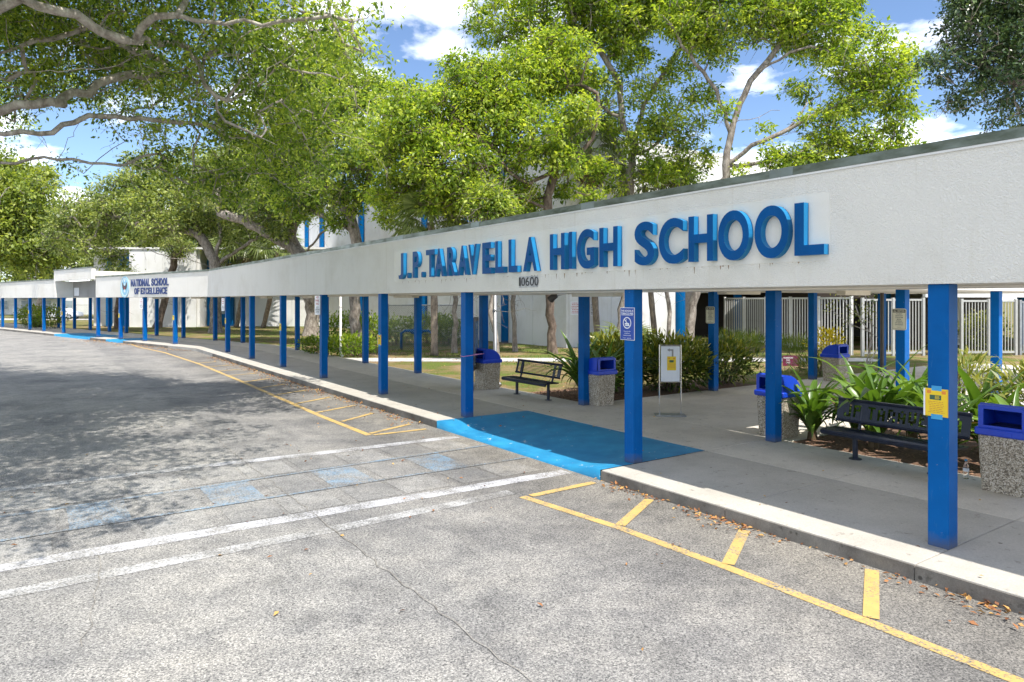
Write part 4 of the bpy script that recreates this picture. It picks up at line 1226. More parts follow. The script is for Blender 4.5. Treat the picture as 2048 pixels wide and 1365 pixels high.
copy_tree(bin0, W1(20.3, 11.9, 0.148), RZ_SIDE, 'stone litter bin in shade far down the entry walk near the yellow shrub')
p_ = G(75, 655, 0.15)
db = thing('dark_bin', p_, 'dark round litter bin among the far posts', 'litter bin')
part('body', MB().tube([p_, p_ + Z3 * 0.05, p_ + Z3 * 0.85, p_ + Z3 * 0.9], [0.33, 0.36, 0.40, 0.42], 16), m_brownmetal, db)
part('rim', MB().tube([p_ + Z3 * 0.9, p_ + Z3 * 0.97], [0.44, 0.44], 16), m_black, db)
for i in range(16):
    a = i * math.pi / 8; part('slat', MB().box(p_.x + math.cos(a) * 0.40 - 0.03, p_.x + math.cos(a) * 0.40 + 0.03, p_.y + math.sin(a) * 0.40 - 0.03, p_.y + math.sin(a) * 0.40 + 0.03, 0.2, 1.0), m_brownmetal, db)
# ================================================================== BENCHES
GL = {'J': ["..#", "..#", "..#", "..#", "#.#", "###"], 'P': ["###", "#.#", "###", "#..", "#..", "#.."], 'T': ["###", ".#.", ".#.", ".#.", ".#.", ".#."], 'A': [".#.", "#.#", "#.#", "###", "#.#", "#.#"],
      'R': ["##.", "#.#", "#.#", "##.", "#.#", "#.#"], 'V': ["#.#", "#.#", "#.#", "#.#", "###", ".#."], 'E': ["###", "#..", "##.", "#..", "#..", "###"], 'L': ["#..", "#..", "#..", "#..", "#..", "###"], ' ': ["."] * 6}
def bench(label, loc, L, leg_dx, style):
    root = thing('bench', loc, label, 'bench', None, RZ_ROAD)
    hl = L / 2
    # seat: rolled edges and punched pan
    seat = MB()
    prof = [(-0.31, 0.395), (-0.335, 0.42), (-0.325, 0.445), (-0.28, 0.46), (0.05, 0.45), (0.10, 0.455)]
    for x0, x1 in ((-hl, hl),):
        V = [(x, y, z - t) for x in (x0, x1) for t in (0.0, 0.025) for y, z in prof]; k = len(prof)
        f = []
        for i in range(k - 1):
            f += [(i, 2 * k + i, 2 * k + i + 1, i + 1), (k + i, k + i + 1, 3 * k + i + 1, 3 * k + i)]
        f += [(0, k, 3 * k, 2 * k), (k - 1, 3 * k - 1, 4 * k - 1, 2 * k - 1)]
        f += [tuple(range(k)) + tuple(range(2 * k - 1, k - 1, -1)), tuple(range(3 * k - 1, 2 * k - 1, -1)) + tuple(range(3 * k, 4 * k))]
        seat.add(V, f)
    st = part('seat', seat, m_navy, root, smooth=False, world=False)
    ribs = MB()
    for i in range(int(L / 0.06)): ribs.box(-hl + 0.03 + i * 0.06, -hl + 0.055 + i * 0.06, -0.27, 0.04, 0.452, 0.463)
    part('seat_ribs', ribs, m_navy, st, world=False)
    part('front_roll', MB().tube([(-hl, -0.315, 0.42), (hl, -0.315, 0.42)], 0.028, 8), m_navy, st, world=False)
    # backrest leans back
    y0, z0, y1, z1 = 0.115, 0.56, 0.20, 0.88
    def bk(x, v, t=0.0): return (x, y0 + (y1 - y0) * v + t, z0 + (z1 - z0) * v)
    back = MB()
    if style == 'letters':
        txt = 'JP TARAVELLA'
        nx = 3 + sum(3 + 1 if c_ != ' ' else 2 for c_ in txt) + 2; ny = 10
        solid = [[True] * nx for _ in range(ny)]
        cx = 3
        for c_ in txt:
            if c_ == ' ': cx += 2; continue
            for r in range(6):
                for q_ in range(3):
                    if GL[c_][r][q_] == '#': solid[ny - 3 - r][cx + q_] = False
            cx += 4
        dx = L / nx; dv = 1.0 / ny
        for r in range(ny):
            q_ = 0
            while q_ < nx:
                if not solid[r][q_]: q_ += 1; continue
                e = q_
                while e < nx and solid[r][e]: e += 1
                xa, xb, va, vb = -hl + q_ * dx, -hl + e * dx, r * dv, (r + 1) * dv
                P8 = [bk(xa, va), bk(xb, va), bk(xb, vb), bk(xa, vb), bk(xa, va, 0.016), bk(xb, va, 0.016), bk(xb, vb, 0.016), bk(xa, vb, 0.016)]
                back.add(P8, [(0, 1, 2, 3), (7, 6, 5, 4), (0, 4, 5, 1), (3, 2, 6, 7), (0, 3, 7, 4), (1, 5, 6, 2)])
                q_ = e
        bo = part('backrest', back, m_navy, root, world=False)
    else:
        for x0, x1 in ((-hl, -hl + 0.07), (-hl + 0.2, -hl + 0.30), (hl - 0.30, hl - 0.22), (hl - 0.12, hl)):
            P8 = [bk(x0, 0), bk(x1, 0), bk(x1, 1), bk(x0, 1), bk(x0, 0, 0.016), bk(x1, 0, 0.016), bk(x1, 1, 0.016), bk(x0, 1, 0.016)]
            back.add(P8, [(0, 1, 2, 3), (7, 6, 5, 4), (0, 4, 5, 1), (3, 2, 6, 7), (0, 3, 7, 4), (1, 5, 6, 2)])
        bo = part('backrest', back, m_navy, root, world=False)
        for i in range(9):
            v = 0.08 + i * 0.105
            part('bar', MB().tube([bk(-hl + 0.01, v, 0.008), bk(hl - 0.01, v, 0.008)], 0.008, 5), m_navy, bo, world=False)
    for v, r in ((1.0, 0.03), (0.0, 0.024)):
        part('edge_roll', MB().tube([bk(-hl, v, 0.008), bk(hl, v, 0.008)], r, 8), m_navy, bo, world=False)
    for sx in (-leg_dx, leg_dx):
        lg = part('leg', MB().tube([(sx, -0.02, 0.0), (sx, -0.02, 0.44)], 0.04, 10), m_navy, root, world=False)
        part('foot_plate', MB().tube([(sx, -0.02, 0.0), (sx, -0.02, 0.012)], 0.095, 14), m_navy, lg, world=False)
        part('bracket', MB().tube([(sx, -0.26, 0.40), (sx, -0.02, 0.41), (sx, 0.09, 0.43), (sx, 0.14, 0.58), (sx, 0.20, 0.80)], 0.026, 8), m_navy, lg, world=False)
    return root
bench('long dark bench with letters cut through its back, in front of strap-leaved plants', W1(10.62, 5.3, 0.15), 1.95, 0.58, 'letters')
bench('small dark bench with barred back beside the left-hand bin', W1(10.55, 14.35, 0.15), 1.9, 0.68, 'bars')
# ================================================================== SIGNS
def plate_on(root, O, Rv, Uv, w, h, t, mat, name='plate', corner=0.0, up=None):
    Rv, Uv, O = Vector(Rv), Vector(Uv), Vector(O); out = Rv.cross(Uv)
    c = corner
    poly = [(0, 0), (w, 0), (w, h), (0, h)] if c == 0 else [(c, 0), (w - c, 0), (w - c * .3, c * .3), (w, c), (w, h - c), (w - c * .3, h - c * .3), (w - c, h), (c, h), (c * .3, h - c * .3), (0, h - c), (0, c), (c * .3, c * .3)]
    n = len(poly)
    V = [O + Rv * x + Uv * y + out * d for d in (t, 0) for x, y in poly]
    mb = MB().add(V, [tuple(range(n)), tuple(range(2 * n - 1, n - 1, -1))] + [(i, n + i, n + (i + 1) % n, (i + 1) % n) for i in range(n)])
    return part(name, mb, mat, up or root)
def rows_on(par, O, Rv, Uv, w, y, rows, mat, h, lead, x0=0.0, off=0.004, t=0.0045, center=True):
    Rv, Uv, O = Vector(Rv), Vector(Uv), Vector(O); out = Rv.cross(Uv)
    mb = MB()
    for r in rows:
        _, _, asp = text_geo(r, off)
        tw = min(h * asp * 0.92, w)
        xx = x0 + (w - tw) / 2 if center else x0
        text_mb(r, O + Rv * xx + Uv * y + out * t, Rv, Uv, tw, h, 0.0, off, mb)
        y -= lead
    return part('print', mb, mat, par)
def lines_on(par, O, Rv, Uv, w, y0, y1, n, mat, x0, t=0.0045, seed=0, th=0.006):
    g = np.random.default_rng(seed)
    Rv, Uv, O = Vector(Rv), Vector(Uv), Vector(O); out = Rv.cross(Uv)
    mb = MB()
    for i in range(n):
        y = y0 + (y1 - y0) * i / max(1, n - 1); x = x0 + w * g.uniform(0, 0.08); e = x0 + w * g.uniform(0.85, 1.0)
        while x < e - 0.005:
            q_ = min(e, x + g.uniform(0.015, 0.05) * w / 0.2)
            mb.add([O + Rv * x + Uv * y + out * t, O + Rv * q_ + Uv * y + out * t, O + Rv * q_ + Uv * (y + th) + out * t, O + Rv * x + Uv * (y + th) + out * t], [(0, 1, 2, 3)])
            x = q_ + 0.008 * w / 0.2
    return part('print', mb, mat, par)
CF = 7.61 - 0.1 - 0.002      # road face of the front posts
# tobacco notice
O = W1(CF - 0.008, 7.73 + 0.17, 2.03)
t_ = thing('tobacco_notice', O, 'blue tobacco-free notice fixed to a blue post', 'sign')
bp_ = plate_on(t_, O, -D1, Z3, 0.31, 0.50, 0.006, m_paper)
plate_on(t_, O - D1 * 0.008 + Z3 * 0.008 - N1 * 0.003, -D1, Z3, 0.294, 0.484, 0.006, m_signblue, 'face', up=bp_)
Of = O - N1 * 0.006
rows_on(bp_, Of, -D1, Z3, 0.27, 0.435, ['THIS SCHOOL IS', 'TOBACCO FREE'], m_paper, 0.03, 0.042, 0.02, 0.03)
rows_on(bp_, Of, -D1, Z3, 0.25, 0.125, ['Promoting the health', 'and wellbeing of', 'students and staff'], m_paper, 0.018, 0.03, 0.03, 0.012)
rows_on(bp_, Of, -D1, Z3, 0.28, 0.025, ['broward     tobacco free'], m_paper, 0.014, 0.03, 0.015, 0.012)
def ring_on(par, O, Rv, Uv, cx, cy, r0, r1, mat, t, sq=1.0, name='ring'):
    Rv, Uv, O = Vector(Rv), Vector(Uv), Vector(O); out = Rv.cross(Uv); mb = MB(); k = 28
    V = []
    for i in range(k):
        a = 2 * math.pi * i / k
        for r in (r0, r1): V.append(O + Rv * (cx + r * math.cos(a)) + Uv * (cy + r * math.sin(a) * sq) + out * t)
    mb.add(V, [(2 * i, 2 * i + 1, 2 * ((i + 1) % k) + 1, 2 * ((i + 1) % k)) for i in range(k)]); return part(name, mb, mat, par)
def bar_on(par, O, Rv, Uv, x0, y0, x1, y1, w, mat, t, name='bar'):
    Rv, Uv, O = Vector(Rv), Vector(Uv), Vector(O); out = Rv.cross(Uv)
    d = Vector((x1 - x0, y1 - y0)).normalized(); nx, ny = -d.y * w / 2, d.x * w / 2
    mb = MB().add([O + Rv * (x + a * nx) + Uv * (y + a * ny) + out * t for x, y, a in ((x0, y0, -1), (x1, y1, -1), (x1, y1, 1), (x0, y0, 1))], [(0, 1, 2, 3)])
    return part(name, mb, mat, par)
ring_on(bp_, Of, -D1, Z3, 0.155, 0.265, 0.075, 0.09, m_paper, 0.005)
bar_on(bp_, Of, -D1, Z3, 0.03, 0.385, 0.28, 0.385, 0.006, m_paper, 0.005)
bar_on(bp_, Of, -D1, Z3, 0.10, 0.315, 0.21, 0.215, 0.014, m_paper, 0.006)
bar_on(bp_, Of, -D1, Z3, 0.105, 0.25, 0.20, 0.25, 0.022, m_paper, 0.005, 'cigarette')
bar_on(bp_, Of, -D1, Z3, 0.115, 0.225, 0.195, 0.225, 0.016, m_paper, 0.005, 'cigarette')
bar_on(bp_, Of, -D1, Z3, 0.125, 0.285, 0.14, 0.32, 0.012, m_paper, 0.005, 'smoke_mark')
# visitor signs
def visitor(label, n, s, z0):
    Ov = W1(n - 0.1 - 0.010, s + 0.165, z0)
    r = thing('visitor_sign', Ov, label, 'sign')
    pl = plate_on(r, Ov, -D1, Z3, 0.30, 0.46, 0.004, m_cream, corner=0.03)
    plate_on(r, Ov - D1 * 0.02 + Z3 * 0.375 - N1 * 0.003, -D1, Z3, 0.26, 0.065, 0.003, m_print, 'header', up=pl)
    Ot = Ov - N1 * 0.003
    rows_on(pl, Ot, -D1, Z3, 0.235, 0.388, ['ALL VISITORS'], m_cream, 0.04, 0.04, 0.032, 0.02, 0.005)
    rows_on(pl, Ot, -D1, Z3, 0.25, 0.335, ['YOU MUST', 'SIGN IN OUR', 'STAR SYSTEM', 'BEFORE', 'ENTERING', 'ANY AREA OF', 'OUR SCHOOL'], m_print, 0.021, 0.0385, 0.025, 0.018)
    rows_on(pl, Ot, -D1, Z3, 0.14, 0.05, ['Thank you'], m_print, 0.018, 0.03, 0.08, 0.006)
    bw = 0.006
    for a in ((0.018, 0.02, 0.018, 0.44), (0.282, 0.02, 0.282, 0.44), (0.018, 0.022, 0.282, 0.022), (0.018, 0.438, 0.282, 0.438)): bar_on(pl, Ot, -D1, Z3, *a, bw, m_print, 0.0035, 'border')
visitor('cream visitor sign-in notice on the blue post above the strap-leaved plants', 15.4, 7.5, 2.0)
visitor('cream visitor sign-in notice on the dark blue post by the leafy hedge', 15.4, 12.55, 2.0)
# flyers
def flyer(label, fr, N, D, n, s, z, w=0.216, h=0.28, dx=0.0, detail=True):
    Ov = fr(n - 0.0035, s + w / 2 + dx, z)
    r = thing('yellow_flyer', Ov, label, 'flyer', 'yellow flyers taped to the posts')
    sh = plate_on(r, Ov, -D, Z3, w, h, 0.002, m_yellowp, 'sheet')
    plate_on(r, Ov - D * (w * 0.28) + Z3 * (h - 0.02), -D, Z3, w * 0.44, 0.05, 0.0035, m_tape, 'tape')
    plate_on(r, Ov - D * (w * 0.26) - Z3 * 0.028, -D, Z3, w * 0.5, 0.05, 0.0035, m_tape, 'tape')
    plate_on(r, Ov - D * (w * 0.2) + Z3 * (h * 0.60) - N * 0.002, -D, Z3, w * 0.5, h * 0.17, 0.0012, m_greenprint, 'picture', up=sh)
    if detail:
        for k in (0.08, 0.72): plate_on(r, Ov - D * (w * k) + Z3 * (h * 0.82) - N * 0.002, -D, Z3, w * 0.18, h * 0.11, 0.001, m_orange, 'logo', up=sh)
        lines_on(sh, Ov, -D, Z3, w * 0.74, h * 0.52, h * 0.14, 7, m_redprint, w * 0.13, 0.0032, 3, 0.0035)
        for a in ((0.02, 0.02, 0.02, 0.95), (0.98, 0.02, 0.98, 0.95), (0.02, 0.02, 0.98, 0.02), (0.02, 0.95, 0.98, 0.95)):
            bar_on(sh, Ov, -D, Z3, a[0] * w, a[1] * h, a[2] * w, a[3] * h, 0.002, m_orange, 0.0032, 'border')
        lines_on(sh, Ov, -D, Z3, w * 0.24, h * 0.73, h * 0.63, 4, m_yellowp, w * 0.42, 0.0045, 4, 0.005)
        plate_on(r, Ov + D * 0.018 + N * 0.001 - Z3 * 0.0, -D, Z3, 0.02, h * 0.99, 0.0018, m_paper, 'binder_strip', up=sh)
flyer('large yellow flyer held by blue tape on the nearest blue post', W1, N1, D1, CF, 3.31, 1.47, dx=0.01)
flyer('yellow flyer taped on the fourth front post from the right, left of the small bench', W1, N1, D1, CF, 17.05, 1.45)
flyer('yellow flyer on the front post just left of the slim parking notice', W1, N1, D1, CF, 26.03, 1.5, detail=False)
flyer('yellow flyer on the second front post right of the canopy bend', W1, N1, D1, CF, 35.0, 1.5, detail=False)
flyer('yellow flyer on the front post below the right end of the navy lettering', W2, N2, D2, 16.875, 39.9, 1.5, detail=False)
flyer('yellow flyer on the front post below the round seal', W2, N2, D2, 16.875, 47.9, 1.5, detail=False)
flyer('yellow flyer on the post at the left foot of the raised portal', W2, N2, D2, 16.875, 59.0, 1.5, detail=False)
flyer('yellow flyer on the farthest of the posts left of the portal', W2, N2, D2, 16.875, 67.4, 1.5, detail=False)
# slim parking notices
def parking(label, base, ang, zz):
    Rv = Vector((math.cos(ang), math.sin(ang), 0)); Ov = base - Rv * 0.15 + Z3 * zz
    out = Rv.cross(Z3); Ov = Ov + out * 0.02
    r = thing('parking_notice', Ov, label, 'sign', 'slim parking notices on the posts')
    pl = plate_on(r, Ov, Rv, Z3, 0.30, 0.61, 0.004, m_paper, corner=0.02)
    rows_on(pl, Ov, Rv, Z3, 0.26, 0.52, ['NO', 'PARK', 'ING'], m_redprint, 0.07, 0.10, 0.02, 0.02)
    rows_on(pl, Ov, Rv, Z3, 0.26, 0.22, ['BUS', 'LOADING', 'ZONE'], m_print, 0.05, 0.075, 0.02, 0.01)
    part('bracket', MB().box(Ov.x + 0.12 * Rv.x - 0.02, Ov.x + 0.12 * Rv.x + 0.02, Ov.y + 0.12 * Rv.y - 0.02, Ov.y + 0.12 * Rv.y + 0.02, zz + 0.2, zz + 0.24), m_galv, r)
parking('slim white parking notice high on the fifth front post', W1(7.42, 21.64 - 0.02), -T1 + R_(14), 2.17)
parking('slim white parking notice on the front post nearest the canopy bend', W1(7.42, 35.0), -T1 + R_(14), 2.12)
parking('slim white parking notice on the post under the navy lettering', W2(16.79, 44.1), -T2 + R_(10), 2.1)
# notices on the school end wall
for i, (px, py, lab, mt) in enumerate(((1151, 630, 'small white notice with red print on the school end wall', m_redprint), (1190, 632, 'small white notice with dark print on the school end wall', m_print))):
    mm = (px - 1024) / F; Yq = (BS - 0.06) / (D1.x * mm + D1.y); nn = Yq * (N1.x * mm + N1.y)
    Ov = W1(nn - 0.3, BS - 0.012, CZ + (600 - py) / F * Yq)
    r = thing('wall_notice', Ov, lab, 'sign')
    pl = plate_on(r, Ov, N1, Z3, 0.6, 0.7, 0.01, m_paper)
    lines_on(pl, Ov, N1, Z3, 0.5, 0.6, 0.08, 7, mt, 0.05, 0.0105, i, 0.035)
# poster stand
pb = Vector((3.42, 14.95, 0.146))
ps = thing('poster_stand', pb, 'chrome poster stand with an arrow and a yellow sheet on white board', 'sign stand', None, R_(-4))
part('base', MB().box(-0.32, 0.32, -0.16, 0.16, 0, 0.035, None, 0.008), m_galv, ps, world=False)
for x in (-0.23, 0.23): part('pole', MB().tube([(x, 0, 0.03), (x, 0, 1.53)], 0.014, 10), m_chrome, ps, world=False)
for z in (1.52, 0.73): part('cross_bar', MB().tube([(-0.23, 0, z), (0.23, 0, z)], 0.012, 8), m_chrome, ps, world=False)
bd = part('board', MB().box(-0.2, 0.2, -0.008, 0.008, 0.74, 1.50), m_paper, ps, world=False)
def loc_bar(pts, mat, y, name):
    n = len(pts); return part(name, MB().add([(x, y, z) for x, z in pts], [tuple(range(n))]), mat, bd, world=False)
loc_bar([(0.03, 1.28), (0.065, 1.28), (0.065, 1.435), (-0.015, 1.435), (-0.015, 1.455), (-0.07, 1.42), (-0.015, 1.385), (-0.015, 1.402), (0.03, 1.402)], m_greyprint, -0.0095, 'arrow')
loc_bar([(-0.07, 0.98), (0.12, 0.98), (0.12, 1.28), (-0.07, 1.28)], m_yellowp, -0.011, 'yellow_sheet')
loc_bar([(-0.02, 1.15), (0.07, 1.15), (0.07, 1.20), (-0.02, 1.20)], m_greenprint, -0.0125, 'picture')
for x in (-0.045, 0.06): loc_bar([(x, 1.22), (x + 0.035, 1.22), (x + 0.035, 1.25), (x, 1.25)], m_orange, -0.0125, 'logo')
for i in range(5): loc_bar([(-0.05, 1.12 - 0.022 * i), (0.10, 1.12 - 0.022 * i), (0.10, 1.125 - 0.022 * i), (-0.05, 1.125 - 0.022 * i)], m_redprint, -0.0125, 'text_line')
# lawn sign
lp = Vector((10.15, 25.2, 0.12))
ls = thing('lawn_sign', lp, 'small maroon lawn sign advertising yearbooks beside the white post', 'sign')
for x in (-0.2, 0.2): part('stake', MB().tube([(lp.x + x, lp.y, 0.05), (lp.x + x, lp.y, 0.4)], 0.006, 5), m_galv, ls)
pl = plate_on(ls, lp + Vector((-0.30, -0.01, 0.12)), (1, 0, 0), Z3, 0.60, 0.38, 0.01, m_maroon)
rows_on(pl, lp + Vector((-0.30, -0.01, 0.12)), (1, 0, 0), Z3, 0.36, 0.27, ['YEARBOOKS', 'FOR', 'SALE'], m_paper, 0.055, 0.085, 0.02, 0.02, 0.0125)
wp = Vector((9.65, 25.0, 0.12))
w_ = thing('white_post', wp, 'slim white lettered post beside the maroon lawn sign', 'post')
part('shaft', MB().box(wp.x - 0.05, wp.x + 0.05, wp.y - 0.05, wp.y + 0.05, 0.1, 2.35, None, 0.006), m_whitemetal, w_)
part('cap', MB().box(wp.x - 0.058, wp.x + 0.058, wp.y - 0.058, wp.y + 0.058, 2.35, 2.39, None, 0.006), m_whitemetal, w_)
lines_on(w_, wp + Vector((-0.02, -0.05, 1.3)), (1, 0, 0), Z3, 0.035, 0.0, 0.9, 18, m_greyprint, 0.0, 0.002, 5, 0.03)
# notice board seen edge-on
nb_p = Vector((-1.06, 19.4, 0.15))
nb = thing('notice_board', nb_p, 'dark bronze notice board seen edge-on behind the post left of the bin', 'notice board', None, R_(86))
part('case', MB().box(-0.55, 0.55, -0.06, 0.06, 0.55, 2.0, None, 0.01), m_brownmetal, nb, world=False)
part('pane', MB().box(-0.47, 0.47, -0.068, -0.061, 0.65, 1.9), m_glass, nb, world=False)
for x in (-0.45, 0.45): part('leg', MB().box(x - 0.04, x + 0.04, -0.04, 0.04, 0, 0.55), m_brownmetal, nb, world=False)
# string round a post
sp = W1(7.61, 12.72, 1.45)
part('string', MB().tube([sp + N1 * a + D1 * b_ + Z3 * c_ for a, b_, c_ in ((-0.106, 0.106, 0.0), (-0.107, -0.02, -0.01), (-0.106, -0.106, 0.005), (0.106, -0.106, 0.02), (0.4, -0.04, 0.03), (0.106, 0.106, 0.02), (-0.106, 0.106, 0.0))], 0.007, 5), m_pink)
tag(bpy.data.objects['string'], 'pink string tied around the post at the left end of the blue ramp', 'string')
# downspouts
def downspout(label, p, mat, r=0.05):
    p = Vector(p); d = thing('downspout', p, label, 'pipe')
    part('pipe', MB().tube([p + Vector((0, 0, 2.7)), p + Vector((0, 0, 0.3)), p + Vector((0.03, -0.05, 0.15)), p + Vector((0.16, -0.25, 0.06))], r, 10), mat, d, smooth=True)
    for z in (0.9, 2.2): part('strap', MB().tube([p + Vector((0, 0, z)), p + Vector((0, 0, z + 0.05))], r * 1.25, 10), mat, d)
downspout('white downspout beside the fifth front post with an elbow at its foot', W1(11.1, 29.4, 0.12), m_whitemetal)
downspout('grey downspout beside the rear post behind the left-hand bin', W1(11.12, 17.0, 0.12), m_galv, 0.055)
# floodlight under the soffit
fp = W1(9.2, 11.45, ZS)
fl = thing('floodlight', fp, 'small floodlight hanging under the soffit right of the house number', 'lamp')
part('arm', MB().tube([fp, fp - Z3 * 0.05, fp - Z3 * 0.08 + D1 * 0.2], 0.012, 6), m_galv, fl)
part('head', MB().tube([fp - Z3 * 0.08 + D1 * 0.2, fp - Z3 * 0.11 + D1 * 0.3 - N1 * 0.03, fp - Z3 * 0.16 + D1 * 0.36 - N1 * 0.05], [0.04, 0.075, 0.085], 12), m_brownmetal, fl)
part('junction_box', MB().box(fp.x - 0.08, fp.x + 0.08, fp.y - 0.08, fp.y + 0.08, ZS - 0.06, ZS + 0.01), m_whitemetal, fl)
# water bottle
m_bottle, nt, b, out = new_mat('clear_plastic')
b.inputs['Base Color'].default_value = (0.92, 0.95, 0.96, 1); b.inputs['Roughness'].default_value = 0.08
b.inputs['Transmission Weight'].default_value = 0.9; b.inputs['IOR'].default_value = 1.3
bt_p = W1(10.72, 4.36, 0.15)
bt = thing('water_bottle', bt_p, 'clear plastic water bottle with blue cap standing beside the right-hand bin', 'bottle')
part('shell', MB().tube([bt_p + Z3 * z for z in (0.0, 0.02, 0.08, 0.10, 0.17, 0.22, 0.245)], [0.032, 0.037, 0.036, 0.032, 0.037, 0.018, 0.014], 14), m_bottle, bt, smooth=True)
part('cap', MB().tube([bt_p + Z3 * 0.245, bt_p + Z3 * 0.27], 0.017, 12), m_tape, bt)
part('label', MB().tube([bt_p + Z3 * 0.105, bt_p + Z3 * 0.15], 0.0375, 14, cap=False), m_paper, bt)
# ================================================================== SHRUBS
strap_specs = [
    ('strap-leaved plant filling the bed directly behind the long bench', W1(11.75, 6.2, 0.13), 62, 1.25), ('strap-leaved plant spilling over the walk at the left end of the long bench', W1(11.55, 7.2, 0.13), 50, 1.05),
    ('strap-leaved plant behind the right half of the long bench', W1(11.75, 5.1, 0.13), 54, 1.15), ('tall strap-leaved plant at the back of the sunny bed', W1(12.9, 6.1, 0.13), 46, 1.35),
    ('strap-leaved plant between the nearest post and the right-hand bin', W1(11.75, 4.0, 0.13), 40, 1.0), ('strap-leaved plant right of the small bench', W1(11.6, 13.6, 0.13), 58, 1.3), ('strap-leaved plant between rear post and the half-hidden bin', W1(11.75, 12.95, 0.13), 40, 1.15), ('strap-leaved plant at the back left corner of the sunny bed', W1(12.6, 7.0, 0.13), 44, 1.2), ('strap-leaved plant in the middle of the sunny bed behind the nearest post', W1(12.7, 4.9, 0.13), 44, 1.2)]
for i, (lab, loc, n, sc) in enumerate(strap_specs): strap_plant(lab, loc, n, sc, 50 + i)
bush('croton_hedge', 'dark leafy hedge with yellowing tips behind the poster stand', W1(14.6, 13.35, 0.12), 1.25, 1.0, 1.42, 2400, 0.24, m_leaf_croton, 3, 'shrubs along the entry walk', wr=0.26, stems=16)
bush('croton_hedge', 'dark leafy hedge continuing right of the post with the visitor notice', W1(17.0, 13.5, 0.12), 0.95, 0.9, 1.3, 1600, 0.22, m_leaf_croton, 4, 'shrubs along the entry walk', wr=0.26, stems=14)
bush('croton_hedge', 'leafy dark hedge end near the half-hidden bin', W1(13.0, 14.1, 0.12), 0.7, 0.7, 1.5, 1200, 0.24, m_leaf_croton, 5, 'shrubs along the entry walk', wr=0.26, stems=10)
bush('variegated_shrub', 'pale variegated shrub arching over the bin at the right edge', W1(13.4, 4.3, 0.13), 0.8, 0.75, 1.35, 1500, 0.3, m_leaf_varieg, 6, 'shrubs along the entry walk', wr=0.17, stems=12, up=0.15)
bush('variegated_shrub', 'variegated shrub behind the tall strap leaves left of the nearest post', W1(14.4, 5.9, 0.13), 0.55, 0.55, 1.4, 700, 0.28, m_leaf_varieg, 7, 'shrubs along the entry walk', wr=0.17, stems=9, up=0.15)
p = PT(1652, 690, 27.5); bush('yellow_shrub', 'bright yellow-leaved shrub above the far litter bin', Vector((p.x, 27.5, 0.12)), 0.75, 0.6, 1.35, 900, 0.15, m_leaf_yellow, 8, 'shrubs along the entry walk', wr=0.42)
bush('flowering_shrub', 'green shrub with orange flowers behind the picket gate', Vector((22.4, 33.0, 0.12)), 1.3, 0.8, 1.9, 1800, 0.16, m_leaf_varieg, 9, 'shrubs along the entry walk')
bush('low_shrub', 'low dark grassy clump at the foot of the pipe by the entry walk', W1(21.6, 13.3, 0.12), 0.8, 0.5, 0.55, 600, 0.3, m_leaf_croton, 10, 'shrubs along the entry walk', wr=0.1)
for i, (px, Y, r, h) in enumerate(((690, 40.5, 1.5, 1.75), (745, 39.5, 1.5, 1.6), (800, 38.5, 1.4, 1.5), (862, 40, 1.4, 1.7), (900, 39, 1.2, 1.5))):
    bush('hedge_shrub', ('rounded bright hedge shrub left of the grey trunk', 'rounded bright hedge shrub beside the fourth front post', 'rounded bright hedge shrub left of the rear post by the enclosure', 'bright hedge shrub behind the chain-link enclosure', 'bright hedge shrub at the right end of the enclosure')[i],
         Vector(((px - 1024) / F * Y, Y, 0.12)), r, 0.9, h, 1500, 0.16, m_leaf_hedge, 20 + i, 'hedge along the school wall', wr=0.55)
p = G(684, 716, 0.12); bush('low_shrub', 'low leafy shrub at the foot of the white downspout', p + Vector((0.2, 0.6, 0)), 1.3, 0.8, 0.95, 1500, 0.15, m_leaf_hedge, 31, 'hedge along the school wall', wr=0.5)
p = G(632, 708, 0.12); bush('low_shrub', 'small leafy shrub behind the fifth front post', p, 0.9, 0.7, 0.8, 700, 0.15, m_leaf_hedge, 32, 'hedge along the school wall', wr=0.5)
for i, (px, Y) in enumerate(((1500, 33.0), (1590, 30.6), (1460, 36.0))):
    bush('grass_clump', ('grassy clump at the foot of the picket fence left of the middle post', 'grassy clump at the fence right of the white post', 'small grassy clump where the picket fence nears the wall')[i], Vector(((px - 1024) / F * Y, Y, 0.12)), 0.75, 0.4, 0.7, 420, 0.5, m_grass, 40 + i, 'grass clumps at the fence', wr=0.06, up=1.6, stems=3)
for i, (px, Y, r, h) in enumerate(((62, 62.0, 1.3, 2.0), (98, 60.0, 1.5, 1.9))):
    bush('far_shrub', ('leafy shrub behind the dark bin under the far canopy', 'leafy shrub between two far posts right of the dark bin')[i], Vector(((px - 1024) / F * Y, Y, 0.12)), r, 1, h, 1200, 0.2, m_leaf_hedge, 60 + i, 'shrubs at the far end of the walk', wr=0.5)
# sapling with pink tips
sb = Vector((13.9, 27.2, 0.12))
sp_ = thing('sapling', sb, 'bare leaning sapling with a few leaves before the picket fence', 'sapling')
mb = MB()
tipsx = []
for k, (dx, dz, ph) in enumerate(((-0.4, 2.3, 0), (0.35, 2.6, 1), (-1.3, 2.2, 2), (0.1, 2.9, 3), (-0.8, 2.7, 4))):
    pts = [sb + Vector((0.05 * k, 0, 0)), sb + Vector((0.3 - dx * 0.1 * k, 0.1, dz * 0.45)), sb + Vector((dx * 0.6, -0.1, dz * 0.75)), sb + Vector((dx, 0.1 * k, dz))]
    mb.tube(smooth_line(pts, 0.25), 0.022 if k < 2 else 0.014, 5, cap=False); tipsx.append(pts[-1]); tipsx.append(pts[-2])
part('stem', mb, m_bark_pale, sp_, smooth=True)
g = np.random.default_rng(77); Pc = np.concatenate([np.array(t[:]) + g.normal(0, 0.16, (26, 3)) for t in tipsx]); m = len(Pc)
